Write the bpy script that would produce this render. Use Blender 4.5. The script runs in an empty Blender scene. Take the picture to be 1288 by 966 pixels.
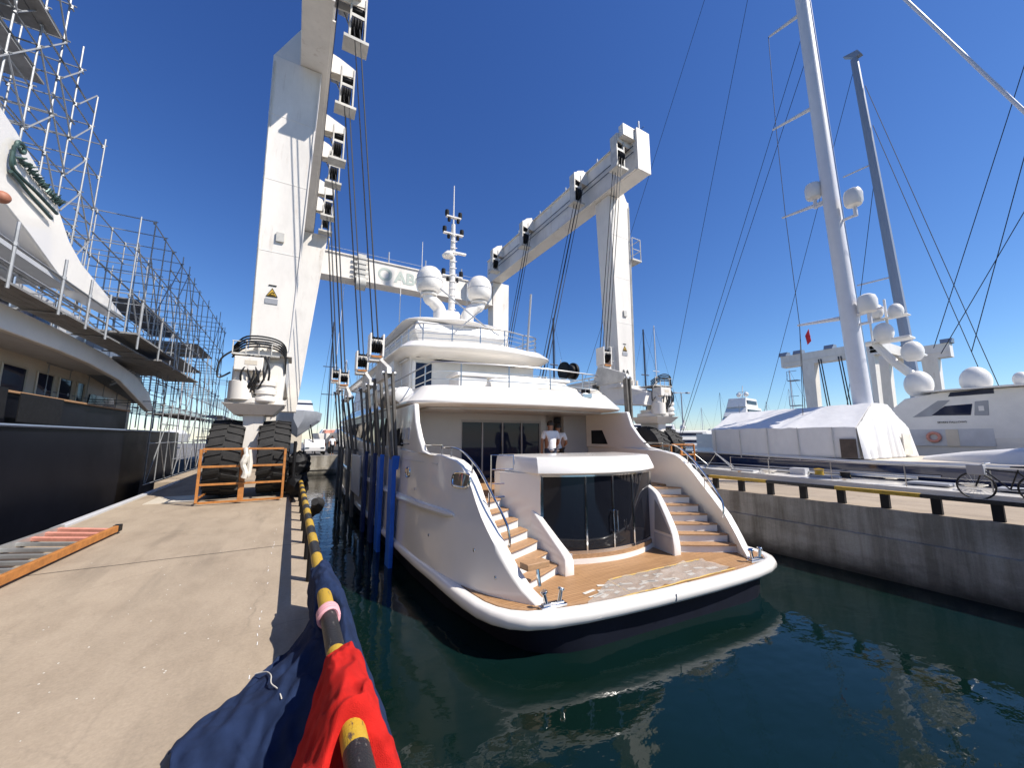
import bpy, bmesh, math, random
from mathutils import Vector, Matrix, Euler
random.seed(7)
S = bpy.context.scene
COL = S.collection
R = math.radians

# ---------------------------------------------------------------- camera, sky, sun, exposure
cd = bpy.data.cameras.new('camera'); cam = bpy.data.objects.new('camera', cd); COL.objects.link(cam)
cam.location = (0, 0, 1.6)
cam.rotation_euler = (R(90 + 8.0), 0, R(-29.75))
cd.sensor_width = 36.0; cd.lens = 480.0 / 1288.0 * 36.0
cd.clip_start = 0.05; cd.clip_end = 3000
S.camera = cam

SUN_DIR = Vector((0.44, -0.50, 0.75)).normalized()     # from the ground towards the sun
w = bpy.data.worlds.new('World'); S.world = w; w.use_nodes = True
wn = w.node_tree.nodes; wl = w.node_tree.links
bg = wn['Background']; bg.inputs['Strength'].default_value = 0.085
sky = wn.new('ShaderNodeTexSky'); sky.sky_type = 'NISHITA'; sky.sun_disc = False
sky.sun_elevation = math.asin(SUN_DIR.z)
sky.sun_rotation = math.atan2(SUN_DIR.x, SUN_DIR.y)
sky.altitude = 0; sky.air_density = 1.0; sky.dust_density = 0.1; sky.ozone_density = 4.0
sep = wn.new('ShaderNodeSeparateColor'); com = wn.new('ShaderNodeCombineColor'); wl.new(sky.outputs[0], sep.inputs[0])
for k, (pw, mu) in enumerate(((1.36, 0.50), (1.25, 0.645), (1.0, 1.16))):     # deeper, more saturated blue than the bare sky model
    q = wn.new('ShaderNodeMath'); q.operation = 'POWER'; q.inputs[1].default_value = pw; wl.new(sep.outputs[k], q.inputs[0])
    q2 = wn.new('ShaderNodeMath'); q2.operation = 'MULTIPLY'; q2.inputs[1].default_value = mu; wl.new(q.outputs[0], q2.inputs[0]); wl.new(q2.outputs[0], com.inputs[k])
wl.new(com.outputs[0], bg.inputs[0])
sd = bpy.data.lights.new('sun', 'SUN'); sd.energy = 4.8; sd.angle = R(0.5); sd.color = (1.0, 0.94, 0.86)
sun = bpy.data.objects.new('sun', sd); COL.objects.link(sun)
sun.rotation_euler = (-SUN_DIR).to_track_quat('-Z', 'Y').to_euler()
S.view_settings.view_transform = 'Standard'; S.view_settings.look = 'None'
S.view_settings.gamma = 1.0; S.view_settings.exposure = 0.57; S.view_settings.use_curve_mapping = False

# ---------------------------------------------------------------- materials
def mat(name, col, rough=0.5, metal=0.0, var=0.0, vscale=3.0, bump=0.0, bscale=20.0, coat=0.0, spec=0.5, col2=None, stretch=(1,1,1), detail=6):
    m = bpy.data.materials.new(name); m.use_nodes = True
    n = m.node_tree.nodes; l = m.node_tree.links; b = n['Principled BSDF']
    b.inputs['Base Color'].default_value = (*col, 1); b.inputs['Roughness'].default_value = rough
    b.inputs['Metallic'].default_value = metal; b.inputs['Coat Weight'].default_value = coat
    b.inputs['Specular IOR Level'].default_value = spec
    tc = n.new('ShaderNodeTexCoord'); mp = n.new('ShaderNodeMapping'); l.new(tc.outputs['Object'], mp.inputs[0])
    mp.inputs['Scale'].default_value = stretch
    if var or col2:
        t = n.new('ShaderNodeTexNoise'); t.inputs['Scale'].default_value = vscale; t.inputs['Detail'].default_value = detail
        t.inputs['Roughness'].default_value = 0.65
        l.new(mp.outputs[0], t.inputs[0])
        r = n.new('ShaderNodeValToRGB'); l.new(t.outputs[0], r.inputs[0])
        c2 = col2 or tuple(c * (1 - var) for c in col)
        r.color_ramp.elements[0].position = 0.36; r.color_ramp.elements[0].color = (*c2, 1)
        r.color_ramp.elements[1].position = 0.64; r.color_ramp.elements[1].color = (*col, 1)
        l.new(r.outputs[0], b.inputs['Base Color'])
        if var and not metal:
            q = n.new('ShaderNodeMath'); q.operation = 'MULTIPLY_ADD'; q.inputs[1].default_value = -0.15; q.inputs[2].default_value = min(1, rough + 0.1)
            l.new(t.outputs[0], q.inputs[0]); l.new(q.outputs[0], b.inputs['Roughness'])
    if bump:
        t2 = n.new('ShaderNodeTexNoise'); t2.inputs['Scale'].default_value = bscale; t2.inputs['Detail'].default_value = 5
        l.new(mp.outputs[0], t2.inputs[0])
        bp = n.new('ShaderNodeBump'); bp.inputs['Strength'].default_value = bump; bp.inputs['Distance'].default_value = 0.02
        l.new(t2.outputs[0], bp.inputs['Height']); l.new(bp.outputs[0], b.inputs['Normal'])
    return m
def P(m): return m.node_tree.nodes['Principled BSDF']

M = {}
M['white'] = mat('white_gelcoat', (0.83, 0.795, 0.735), 0.16, coat=0.5, var=0.05, vscale=0.8)
M['white2'] = mat('white_boat_paint', (0.74, 0.72, 0.68), 0.3, var=0.10, vscale=1.2)
def weathered(name, col, streak, amount):
    m = mat(name, col, 0.42)
    n = m.node_tree.nodes; l = m.node_tree.links; b = P(m); tc = n.new('ShaderNodeTexCoord')
    def nz(s, d, st, lo, hi):
        mp = n.new('ShaderNodeMapping'); mp.inputs['Scale'].default_value = st; l.new(tc.outputs['Object'], mp.inputs[0])
        t = n.new('ShaderNodeTexNoise'); t.inputs['Scale'].default_value = s; t.inputs['Detail'].default_value = d; t.inputs['Roughness'].default_value = 0.7; l.new(mp.outputs[0], t.inputs[0])
        r = n.new('ShaderNodeMapRange'); r.inputs['From Min'].default_value = lo; r.inputs['From Max'].default_value = hi; l.new(t.outputs[0], r.inputs[0]); return r.outputs[0]
    a = nz(4.5, 7, (1, 1, 0.10), 0.56, 0.72); c = nz(0.9, 5, (1, 1, 1), 0.42, 0.62); g = nz(0.6, 6, (1, 1, .4), 0.45, 0.7)
    mu = n.new('ShaderNodeMath'); mu.operation = 'MULTIPLY'; l.new(a, mu.inputs[0]); l.new(c, mu.inputs[1])
    m2 = n.new('ShaderNodeMath'); m2.operation = 'MULTIPLY'; m2.inputs[1].default_value = amount; l.new(mu.outputs[0], m2.inputs[0])
    x1 = n.new('ShaderNodeMix'); x1.data_type = 'RGBA'; x1.inputs[6].default_value = (*col, 1); x1.inputs[7].default_value = tuple(v*.82 for v in col) + (1,); l.new(g, x1.inputs[0])
    x2 = n.new('ShaderNodeMix'); x2.data_type = 'RGBA'; l.new(m2.outputs[0], x2.inputs[0]); l.new(x1.outputs[2], x2.inputs[6]); x2.inputs[7].default_value = (*streak, 1); l.new(x2.outputs[2], b.inputs['Base Color'])
    return m
M['hoist'] = weathered('hoist_white_paint', (0.74, 0.70, 0.635), (0.30, 0.20, 0.12), 0.55)
M['hoist_dirty'] = mat('hoist_grimy_paint', (0.60, 0.58, 0.53), 0.5, var=0.3, vscale=2.2)
M['navy'] = mat('navy_antifouling', (0.006, 0.008, 0.017), 0.6, spec=0.2, var=0.3, vscale=2)
M['navy_gloss'] = mat('navy_gloss_hull', (0.012, 0.02, 0.06), 0.12, coat=0.6, var=0.1)
M['black_gloss'] = mat('black_gloss_hull', (0.007, 0.008, 0.013), 0.35, spec=0.06, var=0.25, vscale=0.8)
M['glass'] = mat('tinted_glass', (0.008, 0.009, 0.013), 0.04, spec=0.36)
M['glass_blue'] = mat('blue_tinted_glass', (0.012, 0.018, 0.045), 0.06, spec=0.22)
M['shade_grey'] = mat('gelcoat_painted_shade', (0.40, 0.40, 0.40), 0.3, var=0.06, vscale=1.5)  # shadow under the aft deck overhang painted in as a darker grey
M['chrome'] = mat('polished_steel', (0.62, 0.62, 0.62), 0.12, metal=1.0)
M['steel'] = mat('brushed_steel', (0.55, 0.55, 0.54), 0.3, metal=1.0)
M['galv'] = mat('galvanised_tube', (0.34, 0.35, 0.36), 0.5, metal=0.4, var=0.25, vscale=6)
M['alu'] = mat('aluminium', (0.6, 0.6, 0.58), 0.4, metal=0.7, var=0.15, vscale=5)
M['rubber'] = mat('tyre_rubber', (0.022, 0.021, 0.02), 0.78, var=0.35, vscale=5, bump=0.15, bscale=30)
M['black'] = mat('black_paint', (0.010, 0.010, 0.011), 0.55, spec=0.25, var=0.3, vscale=8)
M['rope_dark'] = mat('wire_rope', (0.02, 0.022, 0.028), 0.6)
M['hose'] = mat('hydraulic_hose', (0.015, 0.015, 0.016), 0.4)
M['orange'] = mat('orange_paint', (0.48, 0.19, 0.045), 0.55, var=0.35, vscale=9)
M['blue_pad_shaded'] = mat('blue_sling_sleeve_painted_shade', (0.008, 0.03, 0.14), 0.6, var=0.3, vscale=4, bump=0.2, bscale=12)  # blue sleeve with the shade it hangs in mixed into its colour
M['plank'] = mat('wet_brown_plank', (0.09, 0.065, 0.05), 0.6, var=0.4, vscale=5)
def chipped(name, col, chip, scale, lo, hi):
    m = mat(name, col, 0.5, bump=0.25, bscale=90)
    n = m.node_tree.nodes; l = m.node_tree.links; b = P(m); tc = n.new('ShaderNodeTexCoord')
    mp = n.new('ShaderNodeMapping'); mp.inputs['Scale'].default_value = (1, .32, 1); l.new(tc.outputs['Object'], mp.inputs[0])
    t = n.new('ShaderNodeTexNoise'); t.inputs['Scale'].default_value = scale; t.inputs['Detail'].default_value = 9; t.inputs['Roughness'].default_value = 0.72; l.new(mp.outputs[0], t.inputs[0])
    g = n.new('ShaderNodeTexNoise'); g.inputs['Scale'].default_value = 7; g.inputs['Detail'].default_value = 4; l.new(mp.outputs[0], g.inputs[0])
    r = n.new('ShaderNodeMapRange'); r.inputs['From Min'].default_value = lo; r.inputs['From Max'].default_value = hi; l.new(t.outputs[0], r.inputs[0])
    x0 = n.new('ShaderNodeMix'); x0.data_type = 'RGBA'; x0.inputs[6].default_value = (*col, 1); x0.inputs[7].default_value = tuple(v*.6 for v in col) + (1,); l.new(g.outputs[0], x0.inputs[0])
    x1 = n.new('ShaderNodeMix'); x1.data_type = 'RGBA'; l.new(r.outputs[0], x1.inputs[0]); l.new(x0.outputs[2], x1.inputs[6]); x1.inputs[7].default_value = (*chip, 1); l.new(x1.outputs[2], b.inputs['Base Color'])
    return m
M['worn_yellow'] = chipped('worn_yellow_paint', (0.58, 0.36, 0.03), (0.09, 0.06, 0.04), 30, .57, .62)
M['worn_black'] = chipped('worn_black_paint', (0.018, 0.017, 0.017), (0.16, 0.15, 0.13), 34, .58, .66)
M['yellow'] = mat('yellow_paint', (0.58, 0.36, 0.03), 0.5, var=0.3, vscale=12)
M['pink'] = mat('faded_red_paint', (0.70, 0.30, 0.22), 0.55, var=0.25, vscale=9)
M['red_cloth'] = mat('red_cloth', (0.56, 0.016, 0.011), 0.9, var=0.28, vscale=9, bump=0.5, bscale=260, spec=0.2)
M['blue_cloth'] = mat('navy_cloth', (0.016, 0.031, 0.083), 0.92, var=0.35, vscale=8, bump=0.5, bscale=260, spec=0.2)
M['blue_pad'] = mat('blue_sling_sleeve', (0.01, 0.13, 0.62), 0.55, var=0.2, vscale=4, bump=0.2, bscale=12)
M['red_pad'] = mat('red_sling_sleeve', (0.60, 0.02, 0.03), 0.6, var=0.2, vscale=4, bump=0.2, bscale=12)
M['strap'] = mat('grey_webbing', (0.15, 0.14, 0.125), 0.85, var=0.35, vscale=4, bump=0.2, bscale=60)
M['tarp'] = mat('white_tarpaulin', (0.74, 0.73, 0.71), 0.55, var=0.08, vscale=2, bump=0.9, bscale=3.5, stretch=(1,1,.5))
M['cover'] = mat('cream_cover', (0.70, 0.66, 0.58), 0.7, var=0.2, vscale=3, bump=0.6, bscale=8)
M['cream'] = mat('cream_paint', (0.62, 0.55, 0.44), 0.4, var=0.12, vscale=1.5)
M['grey'] = mat('grey_paint', (0.33, 0.34, 0.36), 0.45, var=0.15, vscale=2)
M['ltgrey'] = mat('light_grey_paint', (0.52, 0.53, 0.55), 0.45, var=0.12, vscale=2)
M['board'] = mat('scaffold_board', (0.24, 0.24, 0.24), 0.7, var=0.3, vscale=4)
M['bluegrey'] = mat('blue_grey_metal', (0.16, 0.20, 0.27), 0.4, var=0.15)
M['bluepaint'] = mat('blue_winch_paint', (0.02, 0.06, 0.25), 0.4)
M['jade'] = mat('verdigris_metal', (0.055, 0.105, 0.095), 0.45, metal=0.3, var=0.4, vscale=6)
M['skin'] = mat('skin', (0.30, 0.15, 0.09), 0.5)
M['hair'] = mat('dark_hair', (0.012, 0.009, 0.007), 0.6)
M['shirt'] = mat('white_shirt', (0.74, 0.74, 0.75), 0.85, bump=0.4, bscale=15)
M['jeans'] = mat('denim', (0.035, 0.05, 0.09), 0.85, var=0.2, vscale=8)
M['mast'] = mat('white_mast_paint', (0.66, 0.66, 0.68), 0.35, var=0.05)
M['darkmast'] = mat('blue_grey_mast_paint', (0.25, 0.29, 0.36), 0.35, var=0.05)
M['carbon'] = mat('dark_mast_paint', (0.04, 0.05, 0.08), 0.35)
M['terracotta'] = mat('terracotta_ball', (0.36, 0.14, 0.08), 0.6, var=0.2)
M['text'] = mat('grey_green_lettering', (0.42, 0.47, 0.42), 0.5)
M['wood_trim'] = mat('red_wood_block', (0.30, 0.11, 0.05), 0.5, var=0.3, vscale=6, stretch=(1,6,6))
M['tape'] = mat('masking_tape', (0.66, 0.44, 0.13), 0.6, var=0.15, vscale=12)
M['logo'] = mat('black_lettering', (0.02, 0.02, 0.02), 0.5)

# teak with planking and dark seams
def teak():
    m = mat('teak_deck', (0.50, 0.26, 0.10), 0.6)
    n = m.node_tree.nodes; l = m.node_tree.links; b = P(m)
    tc = n.new('ShaderNodeTexCoord')
    mp = n.new('ShaderNodeMapping'); mp.inputs['Scale'].default_value = (1.2, 14, 14); l.new(tc.outputs['Object'], mp.inputs[0])
    t = n.new('ShaderNodeTexNoise'); t.inputs['Scale'].default_value = 2.5; t.inputs['Detail'].default_value = 8; l.new(mp.outputs[0], t.inputs[0])
    br = n.new('ShaderNodeTexBrick'); mp2 = n.new('ShaderNodeMapping'); l.new(tc.outputs['Object'], mp2.inputs[0])
    br.inputs['Scale'].default_value = 1.0; br.inputs['Brick Width'].default_value = 1.9; br.inputs['Row Height'].default_value = 0.055
    br.inputs['Mortar Size'].default_value = 0.0035; br.inputs['Mortar Smooth'].default_value = 0.2; br.inputs['Bias'].default_value = 0.0
    br.inputs['Color1'].default_value = (0.46, 0.265, 0.125, 1); br.inputs['Color2'].default_value = (0.37, 0.205, 0.09, 1); br.inputs['Mortar'].default_value = (0.10, 0.055, 0.025, 1)
    l.new(mp2.outputs[0], br.inputs[0])
    mx = n.new('ShaderNodeMix'); mx.data_type = 'RGBA'; mx.blend_type = 'MULTIPLY'; mx.inputs[0].default_value = 0.55
    r = n.new('ShaderNodeValToRGB'); r.color_ramp.elements[0].position = 0.3; r.color_ramp.elements[0].color = (0.55, 0.5, 0.45, 1); r.color_ramp.elements[1].position = 0.7
    l.new(t.outputs[0], r.inputs[0]); l.new(br.outputs[0], mx.inputs[6]); l.new(r.outputs[0], mx.inputs[7]); l.new(mx.outputs[2], b.inputs['Base Color'])
    return m
M['teak'] = teak()
M['teak_trim'] = mat('teak_trim', (0.43, 0.25, 0.125), 0.55, var=0.35, vscale=4, stretch=(2, 12, 12))

def concrete(name, c1, c2, c3, scale=0.35, wall=False):
    m = mat(name, c1, 0.85)
    n = m.node_tree.nodes; l = m.node_tree.links; b = P(m)
    tc = n.new('ShaderNodeTexCoord')
    def noise(s, d=8, st=(1, 1, 1), rough=0.6):
        mp = n.new('ShaderNodeMapping'); mp.inputs['Scale'].default_value = st; l.new(tc.outputs['Object'], mp.inputs[0])
        t = n.new('ShaderNodeTexNoise'); t.inputs['Scale'].default_value = s; t.inputs['Detail'].default_value = d; t.inputs['Roughness'].default_value = rough
        l.new(mp.outputs[0], t.inputs[0]); return t
    big = noise(scale, 6, (1, 0.55, 1)); mid = noise(2.2, 8, (1, 0.5, 1), 0.7); fine = noise(38, 4, (1, 1, 1), 0.75); spots = noise(9.0, 6, (1, 0.8, 1), 0.75)
    r = n.new('ShaderNodeValToRGB'); e = r.color_ramp.elements
    e[0].position = 0.36; e[0].color = (*c2, 1); e[1].position = 0.62; e[1].color = (*c1, 1)
    l.new(big.outputs[0], r.inputs[0])
    r2 = n.new('ShaderNodeValToRGB'); e = r2.color_ramp.elements
    e[0].position = 0.33; e[0].color = (0.70, 0.68, 0.66, 1); e[1].position = 0.55; e[1].color = (1, 1, 1, 1)
    l.new(mid.outputs[0], r2.inputs[0])
    mx = n.new('ShaderNodeMix'); mx.data_type = 'RGBA'; mx.blend_type = 'MULTIPLY'; mx.inputs[0].default_value = 0.9 if wall else 0.6
    l.new(r.outputs[0], mx.inputs[6]); l.new(r2.outputs[0], mx.inputs[7])
    r3 = n.new('ShaderNodeValToRGB'); e = r3.color_ramp.elements
    e[0].position = 0.69; e[0].color = (0, 0, 0, 1); e[1].position = 0.74; e[1].color = (1, 1, 1, 1)
    l.new(spots.outputs[0], r3.inputs[0])
    mx2 = n.new('ShaderNodeMix'); mx2.data_type = 'RGBA'; l.new(r3.outputs[0], mx2.inputs[0]); l.new(mx.outputs[2], mx2.inputs[6]); mx2.inputs[7].default_value = (*c3, 1)
    r4 = n.new('ShaderNodeValToRGB'); e = r4.color_ramp.elements
    e[0].position = 0.3; e[0].color = (0.72, 0.72, 0.72, 1); e[1].position = 0.65; e[1].color = (1, 1, 1, 1); l.new(fine.outputs[0], r4.inputs[0])
    mx3 = n.new('ShaderNodeMix'); mx3.data_type = 'RGBA'; mx3.blend_type = 'MULTIPLY'; mx3.inputs[0].default_value = 0.7
    l.new(mx2.outputs[2], mx3.inputs[6]); l.new(r4.outputs[0], mx3.inputs[7])
    out = mx3.outputs[2]
    if not wall:
        ty = noise(2.6, 6, (1, .10, 1), 0.6); tm_ = noise(.8, 4, (1, .5, 1))     # tyre tracks and run-off stains along the quay
        ra = n.new('ShaderNodeMapRange'); ra.inputs['From Min'].default_value = 0.50; ra.inputs['From Max'].default_value = 0.66; l.new(ty.outputs[0], ra.inputs[0])
        rb = n.new('ShaderNodeMapRange'); rb.inputs['From Min'].default_value = 0.40; rb.inputs['From Max'].default_value = 0.62; l.new(tm_.outputs[0], rb.inputs[0])
        mm = n.new('ShaderNodeMath'); mm.operation = 'MULTIPLY'; l.new(ra.outputs[0], mm.inputs[0]); l.new(rb.outputs[0], mm.inputs[1])
        mt = n.new('ShaderNodeMath'); mt.operation = 'MULTIPLY'; mt.inputs[1].default_value = 0.55; l.new(mm.outputs[0], mt.inputs[0])
        mz = n.new('ShaderNodeMix'); mz.data_type = 'RGBA'; l.new(mt.outputs[0], mz.inputs[0]); l.new(out, mz.inputs[6]); mz.inputs[7].default_value = tuple(v*.45 for v in c2) + (1,); out = mz.outputs[2]
        ck = n.new('ShaderNodeTexVoronoi'); ck.feature = 'DISTANCE_TO_EDGE'; ck.inputs['Scale'].default_value = 0.55
        dn = noise(1.7, 5); dm = n.new('ShaderNodeMix'); dm.data_type = 'RGBA'; dm.inputs[0].default_value = 0.25; l.new(tc.outputs['Object'], dm.inputs[6]); l.new(dn.outputs[1], dm.inputs[7]); l.new(dm.outputs[2], ck.inputs[0])
        rc = n.new('ShaderNodeMapRange'); rc.inputs['From Min'].default_value = 0.0; rc.inputs['From Max'].default_value = 0.006; rc.inputs['To Min'].default_value = 0.32; rc.inputs['To Max'].default_value = 0.0; l.new(ck.outputs[0], rc.inputs[0])
        mc = n.new('ShaderNodeMath'); mc.operation = 'MULTIPLY'; l.new(rc.outputs[0], mc.inputs[0]); l.new(rb.outputs[0], mc.inputs[1])
        mk = n.new('ShaderNodeMix'); mk.data_type = 'RGBA'; l.new(mc.outputs[0], mk.inputs[0]); l.new(out, mk.inputs[6]); mk.inputs[7].default_value = (0.10, 0.08, 0.06, 1); out = mk.outputs[2]
    if wall:
        st = noise(1.6, 7, (1, 1.4, 0.10), 0.7)                       # vertical water stains
        r5 = n.new('ShaderNodeValToRGB'); e = r5.color_ramp.elements
        e[0].position = 0.40; e[0].color = (0.42, 0.40, 0.36, 1); e[1].position = 0.58; e[1].color = (1, 1, 1, 1); l.new(st.outputs[0], r5.inputs[0])
        mx4 = n.new('ShaderNodeMix'); mx4.data_type = 'RGBA'; mx4.blend_type = 'MULTIPLY'; mx4.inputs[0].default_value = 0.75
        l.new(out, mx4.inputs[6]); l.new(r5.outputs[0], mx4.inputs[7]); out = mx4.outputs[2]
        # dark weed band with an uneven edge towards the water
        sep = n.new('ShaderNodeSeparateXYZ'); l.new(tc.outputs['Object'], sep.inputs[0])
        ad = n.new('ShaderNodeMath'); ad.operation = 'MULTIPLY_ADD'; ad.inputs[1].default_value = 0.5; l.new(mid.outputs[0], ad.inputs[0]); l.new(sep.outputs[2], ad.inputs[2])
        mr = n.new('ShaderNodeMapRange'); mr.inputs['From Min'].default_value = -1.25; mr.inputs['From Max'].default_value = -0.80; l.new(ad.outputs[0], mr.inputs[0])
        mx5 = n.new('ShaderNodeMix'); mx5.data_type = 'RGBA'; l.new(mr.outputs[0], mx5.inputs[0]); mx5.inputs[6].default_value = (0.035, 0.032, 0.024, 1); l.new(out, mx5.inputs[7]); out = mx5.outputs[2]
    l.new(out, b.inputs['Base Color'])
    bp = n.new('ShaderNodeBump'); bp.inputs['Strength'].default_value = 0.35; bp.inputs['Distance'].default_value = 0.008
    l.new(fine.outputs[0], bp.inputs['Height']); l.new(bp.outputs[0], b.inputs['Normal'])
    return m
M['concrete'] = concrete('quay_concrete', (0.41, 0.33, 0.24), (0.335, 0.268, 0.193), (0.52, 0.45, 0.37))
M['conc_wall'] = concrete('quay_wall_concrete', (0.42, 0.385, 0.32), (0.32, 0.295, 0.245), (0.42, 0.40, 0.36), 0.5, True)
M['asphalt'] = concrete('yard_surface', (0.20, 0.19, 0.18), (0.14, 0.135, 0.13), (0.25, 0.24, 0.23))

def water():
    m = mat('harbour_water', (0.0035, 0.013, 0.013), 0.03)
    n = m.node_tree.nodes; l = m.node_tree.links; b = P(m)
    b.inputs['IOR'].default_value = 1.33
    tc = n.new('ShaderNodeTexCoord')
    def nz(s, d, st):
        mp = n.new('ShaderNodeMapping'); mp.inputs['Scale'].default_value = st; mp.inputs['Rotation'].default_value = (0, 0, 0.5); l.new(tc.outputs['Object'], mp.inputs[0])
        t = n.new('ShaderNodeTexNoise'); t.inputs['Scale'].default_value = s; t.inputs['Detail'].default_value = d; l.new(mp.outputs[0], t.inputs[0]); return t
    a = nz(1.1, 2, (1, 1.7, 1)); c = nz(4.0, 3, (1, 1.4, 1))
    b1 = n.new('ShaderNodeBump'); b1.inputs['Strength'].default_value = 0.35; b1.inputs['Distance'].default_value = 0.04; l.new(a.outputs[0], b1.inputs['Height'])
    b2 = n.new('ShaderNodeBump'); b2.inputs['Strength'].default_value = 0.3; b2.inputs['Distance'].default_value = 0.012; l.new(c.outputs[0], b2.inputs['Height']); l.new(b1.outputs[0], b2.inputs['Normal'])
    l.new(b2.outputs[0], b.inputs['Normal'])
    big = nz(0.25, 3, (1, 1, 1)); r = n.new('ShaderNodeValToRGB'); e = r.color_ramp.elements
    e[0].position = 0.35; e[0].color = (0.002, 0.009, 0.0065, 1); e[1].position = 0.68; e[1].color = (0.0025, 0.0125, 0.0155, 1)
    l.new(big.outputs[0], r.inputs[0]); l.new(r.outputs[0], b.inputs['Base Color'])
    return m
M['water'] = water()

def film():
    m = mat('clear_plastic_film', (0.62, 0.58, 0.52), 0.18, bump=0.8, bscale=6, var=0.15, vscale=4)
    b = P(m); b.inputs['Alpha'].default_value = 0.45
    return m
M['film'] = film()

# ---------------------------------------------------------------- mesh helpers
class MB:
    def __init__(s): s.bm = bmesh.new()
    def face(s, pts):
        vs = [s.bm.verts.new(p) for p in pts]
        try: return s.bm.faces.new(vs)
        except ValueError: return None
    def box(s, x0, x1, y0, y1, z0, z1):
        v = [s.bm.verts.new(p) for p in ((x0,y0,z0),(x1,y0,z0),(x1,y1,z0),(x0,y1,z0),(x0,y0,z1),(x1,y0,z1),(x1,y1,z1),(x0,y1,z1))]
        for f in ((0,3,2,1),(4,5,6,7),(0,1,5,4),(1,2,6,5),(2,3,7,6),(3,0,4,7)): s.bm.faces.new([v[i] for i in f])
        return s
    def hexa(s, lo, hi):
        """lo, hi: four points each, same order (counter-clockwise from above)"""
        v = [s.bm.verts.new(p) for p in list(lo) + list(hi)]
        for f in ((0,3,2,1),(4,5,6,7),(0,1,5,4),(1,2,6,5),(2,3,7,6),(3,0,4,7)): s.bm.faces.new([v[i] for i in f])
        return s
    def obox(s, c, size, rot=(0,0,0)):
        m = Matrix.Translation(c) @ Euler(rot).to_matrix().to_4x4()
        h = [a / 2 for a in size]
        lo = [m @ Vector(p) for p in ((-h[0],-h[1],-h[2]),(h[0],-h[1],-h[2]),(h[0],h[1],-h[2]),(-h[0],h[1],-h[2]))]
        hi = [m @ Vector(p) for p in ((-h[0],-h[1],h[2]),(h[0],-h[1],h[2]),(h[0],h[1],h[2]),(-h[0],h[1],h[2]))]
        return s.hexa(lo, hi)
    def rings(s, rs, closed=True, caps=True):
        """loft through equally long rings of points"""
        V = [[s.bm.verts.new(p) for p in r] for r in rs]
        n = len(rs[0])
        for a, b in zip(V, V[1:]):
            for i in range(n if closed else n - 1):
                j = (i + 1) % n
                try: s.bm.faces.new((a[i], a[j], b[j], b[i]))
                except ValueError: pass
        if caps and closed:
            for r in (V[0][::-1], V[-1]):
                try: s.bm.faces.new(r)
                except ValueError: pass
        return s
    def tube(s, pts, r, n=6, caps=True):
        pts = [Vector(p) for p in pts]; rr = r if isinstance(r, (list, tuple)) else [r] * len(pts)
        rs = []; up = None
        for i, p in enumerate(pts):
            if i == 0: d = pts[1] - p
            elif i == len(pts) - 1: d = p - pts[i-1]
            else: d = (pts[i+1] - p).normalized() + (p - pts[i-1]).normalized()
            if d.length < 1e-9: d = Vector((0, 0, 1))
            d.normalize()
            if up is None: up = Vector((0, 0, 1)) if abs(d.z) < 0.9 else Vector((1, 0, 0))
            a = d.cross(up)
            if a.length < 1e-4: a = d.orthogonal()
            a.normalize(); b = a.cross(d).normalized(); up = b
            rs.append([p + a * (rr[i] * math.cos(2*math.pi*k/n)) + b * (rr[i] * math.sin(2*math.pi*k/n)) for k in range(n)])
        return s.rings(rs, True, caps)
    def bar(s, p, q, r, n=6): return s.tube([p, q], r, n)
    def beam(s, p, q, w, h):
        """square bar from p to q"""
        p = Vector(p); q = Vector(q); d = (q - p).normalized(); up = Vector((0,0,1)) if abs(d.z) < 0.9 else Vector((0,1,0))
        a = d.cross(up).normalized(); b = a.cross(d).normalized(); rs = []
        for c in (p, q): rs.append([c + a*w/2 + b*h/2, c - a*w/2 + b*h/2, c - a*w/2 - b*h/2, c + a*w/2 - b*h/2])
        return s.rings(rs)
    def prism(s, poly, axis, a, b):
        """extrude a 2D polygon along x, y or z from a to b"""
        f = {'x': lambda p, t: (t, p[0], p[1]), 'y': lambda p, t: (p[0], t, p[1]), 'z': lambda p, t: (p[0], p[1], t)}[axis]
        return s.rings([[f(p, a) for p in poly], [f(p, b) for p in poly]])
    def lathe(s, prof, c=(0,0,0), n=20, axis='z'):
        rs = []
        for r, z in prof:
            ring = []
            for k in range(n):
                t = 2*math.pi*k/n; u, v = r*math.cos(t), r*math.sin(t)
                q = {'z': (u, v, z), 'x': (z, u, v), 'y': (u, z, v)}[axis]
                ring.append((c[0]+q[0], c[1]+q[1], c[2]+q[2]))
            rs.append(ring)
        return s.rings(rs)
    def dome(s, c, r, zs=1.0, n=18, base=-0.75):
        prof = []
        for k in range(11):
            a = -math.pi/2*(-base) + (math.pi/2 + math.pi/2*(-base)) * k/10
            prof.append((max(0.004, r*math.cos(a)), r*math.sin(a)*zs))
        return s.lathe(prof, c, n)
    def build(s, name, m, parent=None, smooth=True, bev=0.0, fn=None, ang=35):
        bm = s.bm
        if fn:
            for v in bm.verts: v.co = Vector(fn(v.co))
        bmesh.ops.recalc_face_normals(bm, faces=bm.faces)
        me = bpy.data.meshes.new(name); bm.to_mesh(me); bm.free()
        me.materials.append(m)
        if smooth:
            me.shade_smooth()
            me.set_sharp_from_angle(angle=R(ang))
        o = bpy.data.objects.new(name, me); COL.objects.link(o)
        if parent:
            o.parent = parent
            if parent.get('_base'): pass
            o.matrix_parent_inverse = base_of(parent).inverted()
        if bev:
            b = o.modifiers.new('bevel', 'BEVEL'); b.width = bev; b.segments = 2; b.limit_method = 'ANGLE'; b.angle_limit = R(40)
        return o
def base_of(p):
    m = Matrix.Translation(p.location) @ p.rotation_euler.to_matrix().to_4x4() if p.type == 'EMPTY' else p.matrix_basis.copy()
    if p.parent: m = base_of(p.parent) @ p.matrix_parent_inverse @ m
    return m
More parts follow.
